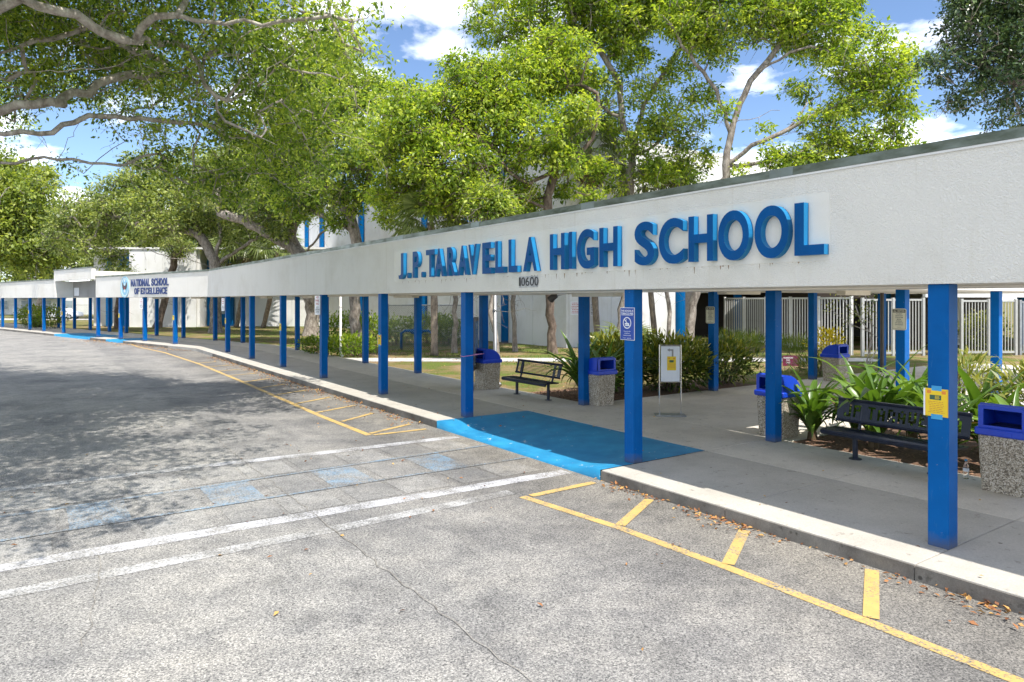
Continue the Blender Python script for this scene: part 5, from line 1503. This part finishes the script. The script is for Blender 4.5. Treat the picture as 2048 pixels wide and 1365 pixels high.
V, Fq = leaf_arrays(Pc - np.array(sb[:]), g.normal(0, 1, (m, 3)) + np.array([0, 0, 0.4]), g.normal(0, 1, (m, 3)), g.uniform(0.08, 0.17, m), g.uniform(0.04, 0.07, m))
obj('foliage', np_mesh('foliage', V, Fq, g.uniform(0, 1, m)), m_leaf_varieg, sp_)

# ================================================================== TREES
# large tree at the left of the road, its limbs reaching into view
lw = [PT(275, 112, 14)]
tree('overhanging_tree', 'large pale-limbed tree reaching over the road from the left', 'tree',
     [[(-15.2, 13, 0), (-15, 13, 1.6), (-14.4, 13, 3.4)],
      [(-14.4, 13, 3.4), PT(-120, 90, 12), PT(0, 22, 12), PT(78, 8, 12), PT(145, 39, 12.5), PT(220, 68, 13), PT(275, 84, 13.5), PT(380, 92, 15), PT(480, 80, 15)],
      [(-14.4, 13, 3.4), PT(-150, 190, 13), PT(0, 150, 13), PT(155, 137, 13), PT(250, 125, 13.5), PT(275, 112, 14)],
      [(-14.4, 13, 3.4), PT(-130, 250, 15), PT(0, 222, 15), PT(98, 203, 15), PT(170, 182, 16), PT(300, 150, 17), PT(420, 170, 18)],
      [(-14.4, 13, 3.4), PT(-120, 280, 14), PT(0, 270, 14), PT(105, 265, 14), PT(156, 246, 14.5), PT(207, 230, 15), PT(300, 235, 16), PT(380, 250, 17)],
      [(-14.4, 13, 3.4), PT(-100, 340, 16), PT(0, 322, 16), PT(117, 320, 16), PT(234, 334, 16), PT(273, 316, 17), PT(320, 300, 17.5)],
      [PT(275, 84, 13.5), PT(300, 30, 13), PT(420, 45, 13), PT(560, 42, 13), PT(700, 30, 13)],
      [PT(275, 112, 14), PT(305, 195, 13.5), PT(285, 290, 13.5), PT(305, 330, 14)],
      [PT(380, 92, 15), PT(415, 190, 14.5), PT(428, 220, 14.5), PT(490, 262, 14.5), PT(560, 290, 15)],
      [PT(120, 320, 16), PT(140, 280, 16), PT(165, 245, 15.5)],
      [(-15, 13, 1.6), (-17, 16, 5), (-19, 19, 7), (-20, 23, 8)],
      [(-14.4, 13, 3.4), (-13, 10.5, 6), (-9, 8, 8), (-5, 7.5, 8.5)]],
     [L3(60, 60, 17, 1.9), L3(150, 60, 18, 1.7), L3(40, 190, 19, 1.0), L3(200, 130, 19, 1.3), L3(420, 50, 15, 2.0), L3(545, 40, 14.5, 1.8), L3(655, 30, 13.5, 1.2), L3(480, 150, 16, 2.1), L3(590, 170, 17, 1.9), L3(390, 210, 18, 1.6),
      L3(440, 320, 18, 1.35), L3(425, 385, 18.5, 0.8, None, 0.6), L3(545, 290, 18, 1.5), L3(330, 100, 18, 1.5), L3(690, 120, 16, 0.9), L3(660, 240, 18, 1.2), L3(330, 330, 18.5, 0.9), L3(510, 370, 19, 1.0), L3(260, 235, 20, 0.9), L3(150, 330, 20, 0.5), L3(620, 340, 19, 1.1),
      (Vector((-8, 8.5, 8.6)), (2.6, 2.2, 1.1)), (Vector((-4.6, 7.6, 8.6)), (2.0, 1.8, 0.8)), (Vector((-12, 9, 8.5)), (3, 2.6, 1.4)), (Vector((-15, 13, 9.5)), (4, 3.5, 1.8)), (Vector((-20, 18, 8.5)), (4, 4, 1.7)), (Vector((-10, 13, 10.3)), (3.5, 2.5, 1.2)), (Vector((-6, 11.5, 9.8)), (2.8, 2, 1.0)), (Vector((-14, 20, 9.6)), (4.5, 3.5, 1.3)), (Vector((-20, 23, 9)), (4, 3, 1.5)), (Vector((-3.0, 5.3, 7.4)), (1.5, 1.2, 0.7)), (Vector((-5.4, 5.6, 7.8)), (1.8, 1.5, 0.8)), (Vector((-8.5, 12.5, 9.4)), (2.6, 2.2, 0.9)), (Vector((-11, 16.5, 9.6)), (3, 2.4, 0.9)), (Vector((-6.5, 16, 10)), (2.2, 2, 0.8)), (Vector((-4.2, 6.6, 7.2)), (1.6, 1.3, 0.6)), (Vector((-6.8, 7.0, 8.0)), (1.9, 1.5, 0.7)), (Vector((-9.8, 7.2, 8.0)), (2.2, 1.6, 0.8)), (Vector((-2.5, 8.0, 8.0)), (1.2, 1.1, 0.5)), (Vector((-3.5, 10.0, 9.0)), (1.5, 1.3, 0.6)), L3(110, 20, 19, 1.6), L3(260, 40, 19, 1.5), L3(60, 120, 20, 1.3), L3(250, 170, 19.5, 1.0)],
     0.165, m_bark_pale, m_leaf_near, 3300, 34, 0.122, 0.20, 101, tip=0.0065, step=0.32, twigs=750)
tree('added_shade_tree', 'unseen leafy tree added above the view to deepen the shade on the road', 'tree',  # added tree, crown kept out of view, darkens the tree shadow on the road
     [[(-20, 15, 0), (-19.8, 15, 3), (-18.5, 15, 6)], [(-18.5, 15, 6), (-16, 14.5, 9), (-12, 14.3, 10.3)], [(-18.5, 15, 6), (-18, 17.5, 9.5), (-14, 18, 11)], [(-18.5, 15, 6), (-17, 11, 8.5), (-13, 8.5, 9)]],
     [(Vector((-6.5, 10.5, 9.7)), (1.7, 1.5, 0.6)), (Vector((-9, 12.5, 10.2)), (2.2, 1.8, 0.7)), (Vector((-11, 14.5, 10.7)), (2.4, 1.8, 0.7)), (Vector((-8, 14.5, 10.7)), (2.0, 1.7, 0.6)), (Vector((-12, 17, 11.6)), (2.6, 2, 0.7)), (Vector((-9, 17, 11.8)), (2.2, 2, 0.7)), (Vector((-14.5, 15, 10.7)), (2.4, 2, 0.8)), (Vector((-6, 13, 10.4)), (1.6, 1.5, 0.6)), (Vector((-12, 11.5, 10)), (2.2, 1.8, 0.7)), (Vector((-16, 19, 11)), (2.6, 2.4, 0.9)), (Vector((-5, 8.6, 9)), (1.6, 1.3, 0.5)), (Vector((-7.5, 6.2, 8.3)), (1.7, 1.3, 0.5))],
     0.24, m_bark_pale, m_leaf_near, 900, 85, 0.15, 0.36, 110, tip=0.008)
tree('lime_tree', 'broad lime-green tree with a dark forked trunk behind the big letters', 'tree',
     [[(1.9, 32.4, 0.1), (1.7, 32.0, 3.0), PT(1098, 420, 31), PT(1106, 360, 31)],
      [PT(1098, 415, 31), PT(1045, 398, 30), PT(975, 400, 29)], [PT(1106, 360, 31), PT(1110, 325, 31), PT(1085, 300, 31), PT(1000, 300, 30), PT(920, 250, 30)],
      [PT(1104, 370, 31), PT(1160, 310, 31), PT(1190, 260, 31), PT(1195, 190, 31)], [PT(1108, 340, 31), PT(1060, 370, 30), PT(1005, 330, 29.5), PT(960, 340, 29)]],
     [L3(850, 240, 30.5, 2.17), L3(955, 215, 31, 2.17), L3(900, 320, 29.5, 1.82), L3(1035, 170, 31.5, 2.17), L3(1050, 270, 30, 1.71), L3(815, 320, 31, 1.71), L3(775, 385, 31.5, 1.03), L3(1120, 130, 32, 1.94), L3(985, 360, 30, 1.37), L3(1125, 320, 30, 0.91), L3(1150, 230, 30.5, 1.14), L3(890, 395, 30, 1.03), L3(1040, 385, 31, 0.91), L3(930, 150, 32, 1.14), L3(760, 290, 32, 1.14), L3(800, 200, 32, 1.25), L3(940, 415, 33, 0.80), L3(1010, 415, 32, 0.63), L3(780, 430, 34, 0.80), L3(1065, 400, 32, 0.7), L3(1135, 385, 32, 0.65), L3(1185, 392, 33, 0.6), L3(835, 395, 33, 0.9), L3(905, 430, 33, 0.6), L3(980, 425, 33, 0.6)],
     0.20, m_bark_brown, m_leaf_lime, 1750, 35, 0.20, 0.23, 102, twigs=300)
tree('tall_lime_tree', 'tall lime-green tree with grey limbs rising behind the middle of the fascia', 'tree',
     [[(5.2, 34, 0.1), PT(1255, 480, 34), PT(1262, 351, 34), PT(1270, 295, 34)],
      [PT(1270, 295, 34), PT(1243, 240, 34), PT(1237, 170, 34), PT(1200, 100, 34), PT(1150, 50, 34)], [PT(1270, 295, 34), PT(1287, 210, 34), PT(1335, 135, 34), PT(1385, 60, 34)],
      [PT(1243, 240, 34), PT(1170, 190, 33.5), PT(1110, 120, 33)], [PT(1262, 350, 34), PT(1230, 290, 34.5), PT(1200, 220, 35), PT(1170, 170, 35)], [PT(1268, 310, 34), PT(1310, 290, 33.5), PT(1335, 255, 33)]],
     [L3(1005, 35, 33.5, 1.82), L3(1110, 25, 34, 2.17), L3(1225, 20, 34, 2.28), L3(1330, 10, 34, 2.05), L3(1085, 110, 33, 1.37), L3(1255, 110, 34, 1.25), L3(1195, 180, 34, 1.14), L3(1290, 185, 34, 1.03), L3(1335, 240, 33, 1.14), L3(1275, 285, 33, 0.80), L3(1395, 90, 34, 1.03), L3(1325, 335, 33, 1.03), L3(1180, -70, 34, 2.85), L3(1215, 330, 33, 0.68), L3(1375, 290, 33, 0.68), L3(1320, -60, 34, 2.28), L3(1400, 190, 33, 0.91), L3(1350, 140, 34, 0.91), L3(1240, 60, 34, 1.60), L3(1300, 250, 33, 0.80), L3(1240, 375, 33.5, 0.6), L3(1300, 350, 33, 0.8), L3(1375, 335, 33, 0.75), L3(1190, 345, 34, 0.6), L3(1420, 310, 33, 0.6), L3(1225, 250, 34.5, 0.7)],
     0.19, m_bark, m_leaf_lime, 1650, 35, 0.20, 0.22, 103, twigs=300)
tree('spreading_lime_tree', 'airy lime-green tree with slender forking trunk at the right of the fascia', 'tree',
     [[(7.9, 31, 0.1), PT(1392, 588, 31), PT(1430, 450, 31), PT(1450, 351, 31), PT(1459, 268, 31)],
      [PT(1459, 268, 31), PT(1440, 205, 31), PT(1416, 160, 31), PT(1365, 90, 31), PT(1330, 30, 31)], [PT(1459, 268, 31), PT(1480, 210, 31), PT(1500, 165, 31), PT(1545, 105, 31), PT(1572, 60, 31), PT(1568, -10, 31)],
      [PT(1453, 330, 31), PT(1505, 290, 30.5), PT(1553, 270, 30), PT(1635, 228, 30), PT(1690, 205, 30), PT(1763, 148, 30)], [PT(1455, 340, 31), PT(1520, 325, 31), PT(1580, 312, 30), PT(1640, 290, 30), PT(1720, 298, 30)], [PT(1500, 165, 31), PT(1560, 118, 30.5), PT(1620, 90, 30)],
      [PT(1465, 245, 31), PT(1500, 240, 30.6), PT(1560, 218, 30.3)], [PT(1575, 258, 30), PT(1600, 225, 30), PT(1640, 190, 30)]],
     [L3(1450, 25, 31, 1.94), L3(1545, 20, 31, 1.71), L3(1640, 50, 31, 1.82), L3(1715, 110, 30, 1.71), L3(1770, 175, 30, 1.14), L3(1705, 200, 30, 1.08), L3(1640, 245, 30, 1.03), L3(1600, 312, 30, 0.68), L3(1715, 285, 30, 1.14), L3(1785, 262, 30, 0.80), L3(1395, 60, 31, 1.14), L3(1440, 105, 31, 0.80), L3(1550, 300, 30, 0.57), L3(1820, 130, 30, 0.91), L3(1450, 220, 30.5, 0.46), L3(1585, 70, 31, 1.03), L3(1500, -60, 31, 2.05), L3(1660, -20, 31, 1.60), L3(1360, 30, 31.5, 1.14), L3(1400, 250, 32, 0.5), L3(1620, 320, 30, 0.6), L3(1530, 250, 30.5, 0.35), L3(1760, 312, 30, 0.80), L3(1675, 322, 30, 0.68), L3(1800, 220, 30, 0.80), L3(1560, 335, 30, 0.51), L3(1600, 180, 30.5, 0.68), L3(1480, 345, 30.5, 0.45), L3(1555, 325, 30, 0.6), L3(1640, 315, 30, 0.7), L3(1745, 325, 30, 0.7), L3(1805, 300, 30, 0.6), L3(1660, 275, 30, 0.7)],
     0.18, m_bark, m_leaf_lime, 1500, 34, 0.19, 0.21, 104, twigs=300)
tree('dark_tree', 'dark dense-leaved tree at the upper right corner', 'tree',
     [[(20.5, 22, 0.1), (20.3, 22, 3), (19.5, 22.5, 6)], [(19.5, 22.5, 6), PT(2080, 200, 23), PT(1990, 150, 24), PT(1930, 110, 24)], [(19.5, 22.5, 6), PT(2140, 120, 23), PT(2060, 30, 24)]],
     [L3(1955, 50, 24, 1.35), L3(2035, 120, 23.5, 1.5), L3(1890, 130, 24, 0.75), L3(1935, 190, 24, 0.75), L3(2020, 215, 23.5, 0.6), L3(1990, -20, 24, 1.6), L3(2120, 60, 24, 1.9), L3(2180, 180, 23, 1.9), L3(2040, 262, 25, 0.4, None, 0.25), L3(1985, 250, 24.5, 0.3, None, 0.25)],
     0.30, m_bark, m_leaf_dark, 900, 48, 0.14, 0.20, 105)
tree('sunlit_tree', 'bushy mid-green tree standing behind the canopy left of the lime tree', 'tree',
     [[(-8.6, 38.4, 0.1), (-8.7, 38.3, 2.6), PT(716, 500, 38), PT(700, 430, 38)], [PT(700, 430, 38), PT(650, 360, 38), PT(620, 280, 38), PT(640, 180, 37)], [PT(700, 430, 38), PT(740, 350, 37), PT(720, 260, 36), PT(690, 200, 36)], [PT(708, 460, 38), PT(640, 430, 39), PT(590, 400, 40)], [PT(715, 480, 38), PT(690, 455, 38), PT(665, 420, 39)]],
     [L3(680, 200, 36, 2.0), L3(615, 270, 38, 2.2), L3(735, 290, 36, 1.8), L3(690, 350, 37, 1.7), L3(560, 320, 40, 2.2), L3(640, 120, 37, 1.7), L3(580, 190, 38, 1.9), L3(600, 400, 39, 1.5), L3(740, 180, 36, 1.2), L3(765, 395, 37, 0.9), L3(672, 440, 38, 0.75), L3(700, 405, 37.5, 0.8)],
     0.30, m_bark, m_leaf_near, 1350, 36, 0.21, 0.26, 106, twigs=300)
tree('leaning_oak', 'grey-green oak with long limbs sweeping left above the lettered canopy', 'tree',
     [[(-22.7, 53, 0.1), (-22.7, 53, 2.2), PT(432, 555, 53), PT(428, 520, 53)], [PT(430, 540, 53), PT(395, 525, 52.5), PT(330, 512, 52), PT(270, 492, 52), PT(200, 496, 51), PT(140, 468, 51)],
      [PT(428, 520, 53), PT(400, 475, 53), PT(350, 455, 53), PT(280, 450, 53), PT(230, 430, 53)], [PT(428, 520, 53), PT(440, 470, 53), PT(430, 410, 54)], [PT(430, 530, 53), PT(470, 505, 53), PT(520, 470, 52)], [PT(400, 475, 53), PT(380, 430, 54), PT(330, 380, 54)]],
     [L3(330, 420, 52.5, 2.8), L3(250, 410, 54, 2.7), L3(430, 420, 54, 2.6), L3(170, 425, 55, 2.3), L3(520, 420, 52, 2.4), L3(195, 480, 54, 1.5), L3(130, 470, 55, 1.7), L3(300, 355, 55, 2.6), L3(400, 350, 55, 2.6), L3(470, 480, 53, 1.0), L3(230, 520, 56, 1.2), L3(300, 475, 53, 0.8)],
     0.42, m_bark, m_leaf_oak, 1250, 34, 0.26, 0.34, 107, twigs=300)
tree('broad_oak', 'broad grey-green oak with a thick trunk between the fifth and sixth posts', 'tree',
     [[(-14.1, 48.7, 0.1), (-14.1, 48.6, 2.5), PT(610, 545, 48), PT(603, 510, 48)], [PT(603, 510, 48), PT(555, 478, 48), PT(490, 445, 48), PT(440, 425, 48)], [PT(603, 510, 48), PT(585, 470, 48), PT(600, 420, 47)], [PT(606, 515, 48), PT(640, 470, 47), PT(680, 430, 46)], [PT(603, 510, 48), PT(540, 500, 48), PT(470, 485, 48)]],
     [L3(595, 385, 47, 2.1), L3(535, 395, 48, 2.3), L3(655, 390, 46, 1.2), L3(500, 330, 50, 2.4), L3(600, 320, 48, 2.0), L3(560, 450, 47, 1.0), L3(460, 400, 49, 1.6), L3(440, 350, 50, 1.8)],
     0.48, m_bark, m_leaf_oak, 1050, 34, 0.24, 0.31, 108, twigs=300)
def far_tree(label, base, lobes, mat, seed, n=560, r=0.4, nl=46, ls=0.38):
    b_ = Vector(base); c = sum((Vector(l[0]) for l in lobes), Vector()) / len(lobes)
    return tree('background_tree', label, 'tree', [[b_, b_.lerp(Vector((c.x, c.y, b_.z)), 0.15) + Z3 * 2.6, Vector((b_.x * 0.6 + c.x * 0.4, b_.y * 0.6 + c.y * 0.4, 5.0))]], lobes, r, m_bark, mat, n, nl, ls, 0.44, seed, 'background trees', tip=0.02, step=0.8)
far_tree('low-hanging tree at the left edge beyond the road', (-54, 64, 0.1), [L3(30, 400, 64, 3.2), L3(10, 470, 63, 3.0), L3(85, 500, 66, 2.4), L3(35, 525, 64, 1.8), L3(-60, 430, 64, 4), L3(75, 360, 68, 1.9), L3(0, 345, 66, 2.4), L3(60, 450, 65, 2.2)], m_leaf_far, 201, 800)
far_tree('background tree with trunk behind the far posts left of the portal', (-66, 96, 0.1), [L3(130, 470, 95, 4.5), L3(60, 520, 95, 3.5), L3(180, 520, 96, 3.5), L3(110, 540, 95, 2.5), L3(200, 450, 97, 4)], m_leaf_far, 202)
far_tree('background tree rising above the raised portal', (-52, 90, 0.1), [L3(240, 480, 90, 4.0), L3(300, 500, 90, 3.5), L3(270, 430, 91, 4), L3(210, 530, 90, 2.5)], m_leaf_oak, 203)
far_tree('background tree behind the canopy bend', (-38, 86, 0.1), [L3(390, 470, 86, 3.8), L3(440, 440, 86, 3.8), L3(350, 450, 88, 3.5), L3(500, 460, 85, 3.0)], m_leaf_oak, 204)
far_tree('background tree behind the far left road end', (-92, 110, 0.1), [L3(-60, 500, 110, 6), L3(20, 540, 110, 4), L3(-10, 470, 112, 5)], m_leaf_far, 205, 400)
# slim trunks with small crowns hidden behind the fascia
def slim(label, base, top_px, Y, seed, r=0.13, lob=0.9, mat=None, bk=None):
    b_ = Vector(base); t = PT(top_px[0], top_px[1], Y)
    tree('slim_tree', label, 'tree', [[b_, b_.lerp(t, 0.5) + Vector((0.12 * (seed % 3 - 1), 0, 0)), t]], [(t + Z3 * 0.4, (lob, lob, lob * 0.7)), (t + Vector((0.6, 0, 0)), (lob * 0.7, lob * 0.7, lob * 0.5))], r, bk or m_bark, mat or m_leaf_near, 60, 60, 0.17, 0.32, seed, 'slim trees on the lawn')
slim('slim leaning trunk behind the bin left of the small bench', (-0.55, 27.0, 0.1), (975, 420), 28, 301, 0.10)
slim('straight slim trunk left of the tied post, by the enclosure', (-2.75, 33.0, 0.1), (900, 410), 33, 302, 0.12)
slim('slim trunk right of the white downspout against the school wall', (0.15, 33.6, 0.1), (1033, 430), 33.6, 303, 0.11)
slim('slim trunk behind the hedge before the sunlit end wall', (7.9, 35, 0.1), (1343, 360), 35, 304, 0.11)
slim('dark slim trunk under the navy lettering', (-31.8, 62, 0.1), (352, 500), 62, 305, 0.3, 1.4, m_leaf_oak, m_bark_brown)
slim('crooked trunk below the round seal', (-34.6, 60.5, 0.1), (240, 560), 60, 306, 0.16, 1.0, m_leaf_oak, m_bark_brown)
# palms
palm('fan palm with drooping fronds left of the lime tree trunk', (-3.5, 31.2, 0.1), PT(862, 446, 31.5), 26, 1.2, 401, 8, 0.16)
palm('tall fan palm behind the lime tree trunk', (4.6, 37, 0.1), PT(1178, 300, 37), 26, 1.6, 402, 9, 0.17)
palm('low fan palm below the tall lime tree', (7.6, 36.5, 0.1), PT(1290, 375, 36), 20, 1.15, 403, 5, 0.15)
palm('fan palm with brown skirt behind the fascia, nearest the oak', (-25.5, 64, 0.1), PT(505, 500, 62), 22, 1.7, 404, 18, 0.2)
palm('fan palm with brown skirt right of the other, above the fascia', (-22.3, 62, 0.1), PT(556, 503, 60), 22, 1.7, 405, 18, 0.2)
palm('fan palm with thick brown skirt between two oaks', (-27.2, 66, 0.1), PT(470, 512, 65), 20, 1.6, 406, 16, 0.2)
palm('small young palm behind the half-hidden bin', W1(14.2, 14.6, 0.12), W1(14.2, 14.6, 0.95), 16, 0.75, 407, 0, 0.1)

# ================================================================== FAR LEFT: house, car, drive
structure('drive', MB().sheet([(-110, 88), (-34, 86), (-34, 92), (-110, 95)], 0.126), m_path)
hs = thing('far_house', (-88, 118, 0.1), 'pale flat-roofed building beyond the lawn at the left edge', 'building')
part('wall', MB().box(-100, -72, 118, 128, 0, 5), m_wall, hs)
part('roof', MB().box(-101, -71, 117.4, 129, 5.0, 5.5), m_whitemetal, hs)
for i in range(7):
    x = -98.5 + i * 3.7
    w__ = part('window', MB().box(x, x + 1.5, 117.93, 118.02, 1.0, 2.6), m_whitemetal, hs); part('pane', MB().box(x + 0.1, x + 1.4, 117.9, 117.92, 1.1, 2.5), m_glass, w__)
part('awning', MB().box(-84, -76, 116.2, 118, 2.9, 3.1), m_blue2, hs)
def car(label, loc, col, rz):
    root = thing('parked_car', loc, label, 'car', None, rz)
    pm_ = pmat('car_paint', col, tuple(c * 0.95 for c in col), 1, 0.25)
    prof = [(-2.2, 0.45), (-2.25, 0.75), (-2.0, 0.95), (-1.2, 1.02), (-0.6, 1.42), (0.7, 1.45), (1.4, 1.02), (2.1, 0.9), (2.25, 0.6), (2.2, 0.4), (1.75, 0.35), (-1.75, 0.35)]
    mb = MB(); n = len(prof); ins = lambda z: 0.85 if z < 1.1 else 0.66
    V = [(x, s * ins(z), z) for s in (-1, 1) for x, z in prof]
    mb.add(V, [tuple(range(n)), tuple(range(2 * n - 1, n - 1, -1))] + [(i, n + i, n + (i + 1) % n, (i + 1) % n) for i in range(n)])
    part('body', mb, pm_, root, world=False)
    for s in (-1, 1):
        part('window', MB().add([(x, s * yy, z) for x, yy, z in ((-0.95, 0.84, 1.06), (-0.5, 0.70, 1.36), (0.62, 0.70, 1.39), (1.1, 0.84, 1.06))], [(0, 1, 2, 3) if s > 0 else (3, 2, 1, 0)]), m_glass, root, world=False)
        for x in (-1.35, 1.35):
            wv = part('wheel', MB().tube([(x, s * 0.66, 0.33), (x, s * 0.88, 0.33)], 0.33, 18), m_black, root, world=False)
            part('rim', MB().tube([(x, s * 0.87, 0.33), (x, s * 0.895, 0.33)], 0.2, 14), m_galv, wv, world=False)
car('white parked car on the drive beyond the far lawn', (-58.5, 90, 0.126), (0.75, 0.76, 0.78), 0.05)

# ================================================================== GRASS, CHIPS, LITTER
g = np.random.default_rng(5)
n = 60000
Y = g.uniform(17, 62, n) ** 1.0; X = (g.uniform(150, 1700, n) - 1024) / F * Y
nn = X * N1.x + Y * N1.y; n2 = X * N2.x + Y * N2.y; ss = X * D1.x + Y * D1.y
ok = (nn > 11.05) & (n2 > 20.4) & (nn < 36) & ~((Y > 28.2) & (Y < 30.1) & (X > -9.4)) & ~((ss < 13.4) & (nn < 28)) & (np.sin(X * 0.9 + 1.3 * np.cos(Y * 0.7)) + np.sin(Y * 1.1 + X * 0.5) + g.normal(0, 0.6, n) > 0.1)
ok &= ~((nn > BN - 0.2) & (ss > BS - 0.2)) & ~((Y > 63.8) & (X < -17)) & ((ss > 14.5) | (nn > 18))
X, Y = X[ok], Y[ok]; m = len(X)
P = np.stack([X, Y, np.full(m, 0.115)], 1)
D = g.normal(0, 0.55, (m, 3)); D[:, 2] = 1
V, Fq = leaf_arrays(P, D, g.normal(0, 1, (m, 3)) + np.array([0, -1, 0]), g.uniform(0.05, 0.13, m), g.uniform(0.02, 0.04, m), 0.0)
o = obj('grass', np_mesh('grass', V, Fq, np.clip(g.normal(0.5, 0.25, m), 0, 1)), m_grass); tag(o, 'patchy lawn grass behind the canopy', 'grass', kind='stuff')
# wood chips in the beds
n = 6500
nn = g.uniform(10.98, 14.4, n); ss = g.uniform(-1, 7.2, n); k = n // 3
nn[:k] = g.uniform(10.98, 13, k); ss[:k] = g.uniform(12.8, 15.1, k)
P = np.stack([nn * N1.x + ss * D1.x, nn * N1.y + ss * D1.y, g.uniform(0.138, 0.155, n)], 1)
D = g.normal(0, 1, (n, 3)) * np.array([1, 1, 0.25])
V, Fq = leaf_arrays(P, D, g.normal(0, 0.3, (n, 3)) + np.array([0, 0, 1]), g.uniform(0.03, 0.08, n), g.uniform(0.012, 0.03, n), 0.02)
o = obj('mulch_chips', np_mesh('mulch_chips', V, Fq, g.uniform(0, 1, n)), m_chip); tag(o, 'brown bark chips scattered over the planting beds', 'mulch', kind='stuff')
# fallen leaves: thick along the kerb, sparse on the road and walk
def litter(nn, ss, fr, z):
    return np.array([fr(a, b_, z)[:] for a, b_ in zip(nn, ss)])
a1 = litter(6.84 - np.abs(g.exponential(0.10, 430)), np.where(g.random(430) < 0.6, g.normal(g.choice([0.4, 2.6, 5.0, 5.5, 6.9], 430), 0.28), g.uniform(-4, 7.5, 430)), W1, 0.012)
a2 = litter(6.84 - np.abs(g.exponential(0.16, 1000)), g.uniform(13.2, 34, 1000), W1, 0.012)
a2b = litter(16.2 - np.abs(g.exponential(0.5, 900)), g.uniform(36, 51, 900), W2, 0.012)
a3 = litter(g.uniform(-9, 6.6, 190), g.uniform(0, 16, 190), W1, 0.012)
a4 = litter(g.uniform(7.0, 10.8, 40), g.uniform(0, 20, 40), W1, 0.158)
a5 = litter(g.uniform(11.2, 20, 2600), g.uniform(13.3, 46, 2600), W1, 0.135)
P = np.concatenate([a1, a2, a2b, a3, a4, a5]); n = len(P)
P[:, 2] += g.uniform(0, 0.012, n)
D = g.normal(0, 1, (n, 3)) * np.array([1, 1, 0.35])
V, Fq = leaf_arrays(P, D, g.normal(0, 0.35, (n, 3)) + np.array([0, 0, 1]), g.uniform(0.035, 0.085, n), g.uniform(0.018, 0.04, n), 0.12)
o = obj('leaf_litter', np_mesh('leaf_litter', V, Fq, g.uniform(0, 1, n)), m_litter); tag(o, 'dry orange leaves along the kerb and scattered over road and lawn', 'leaves', kind='stuff')
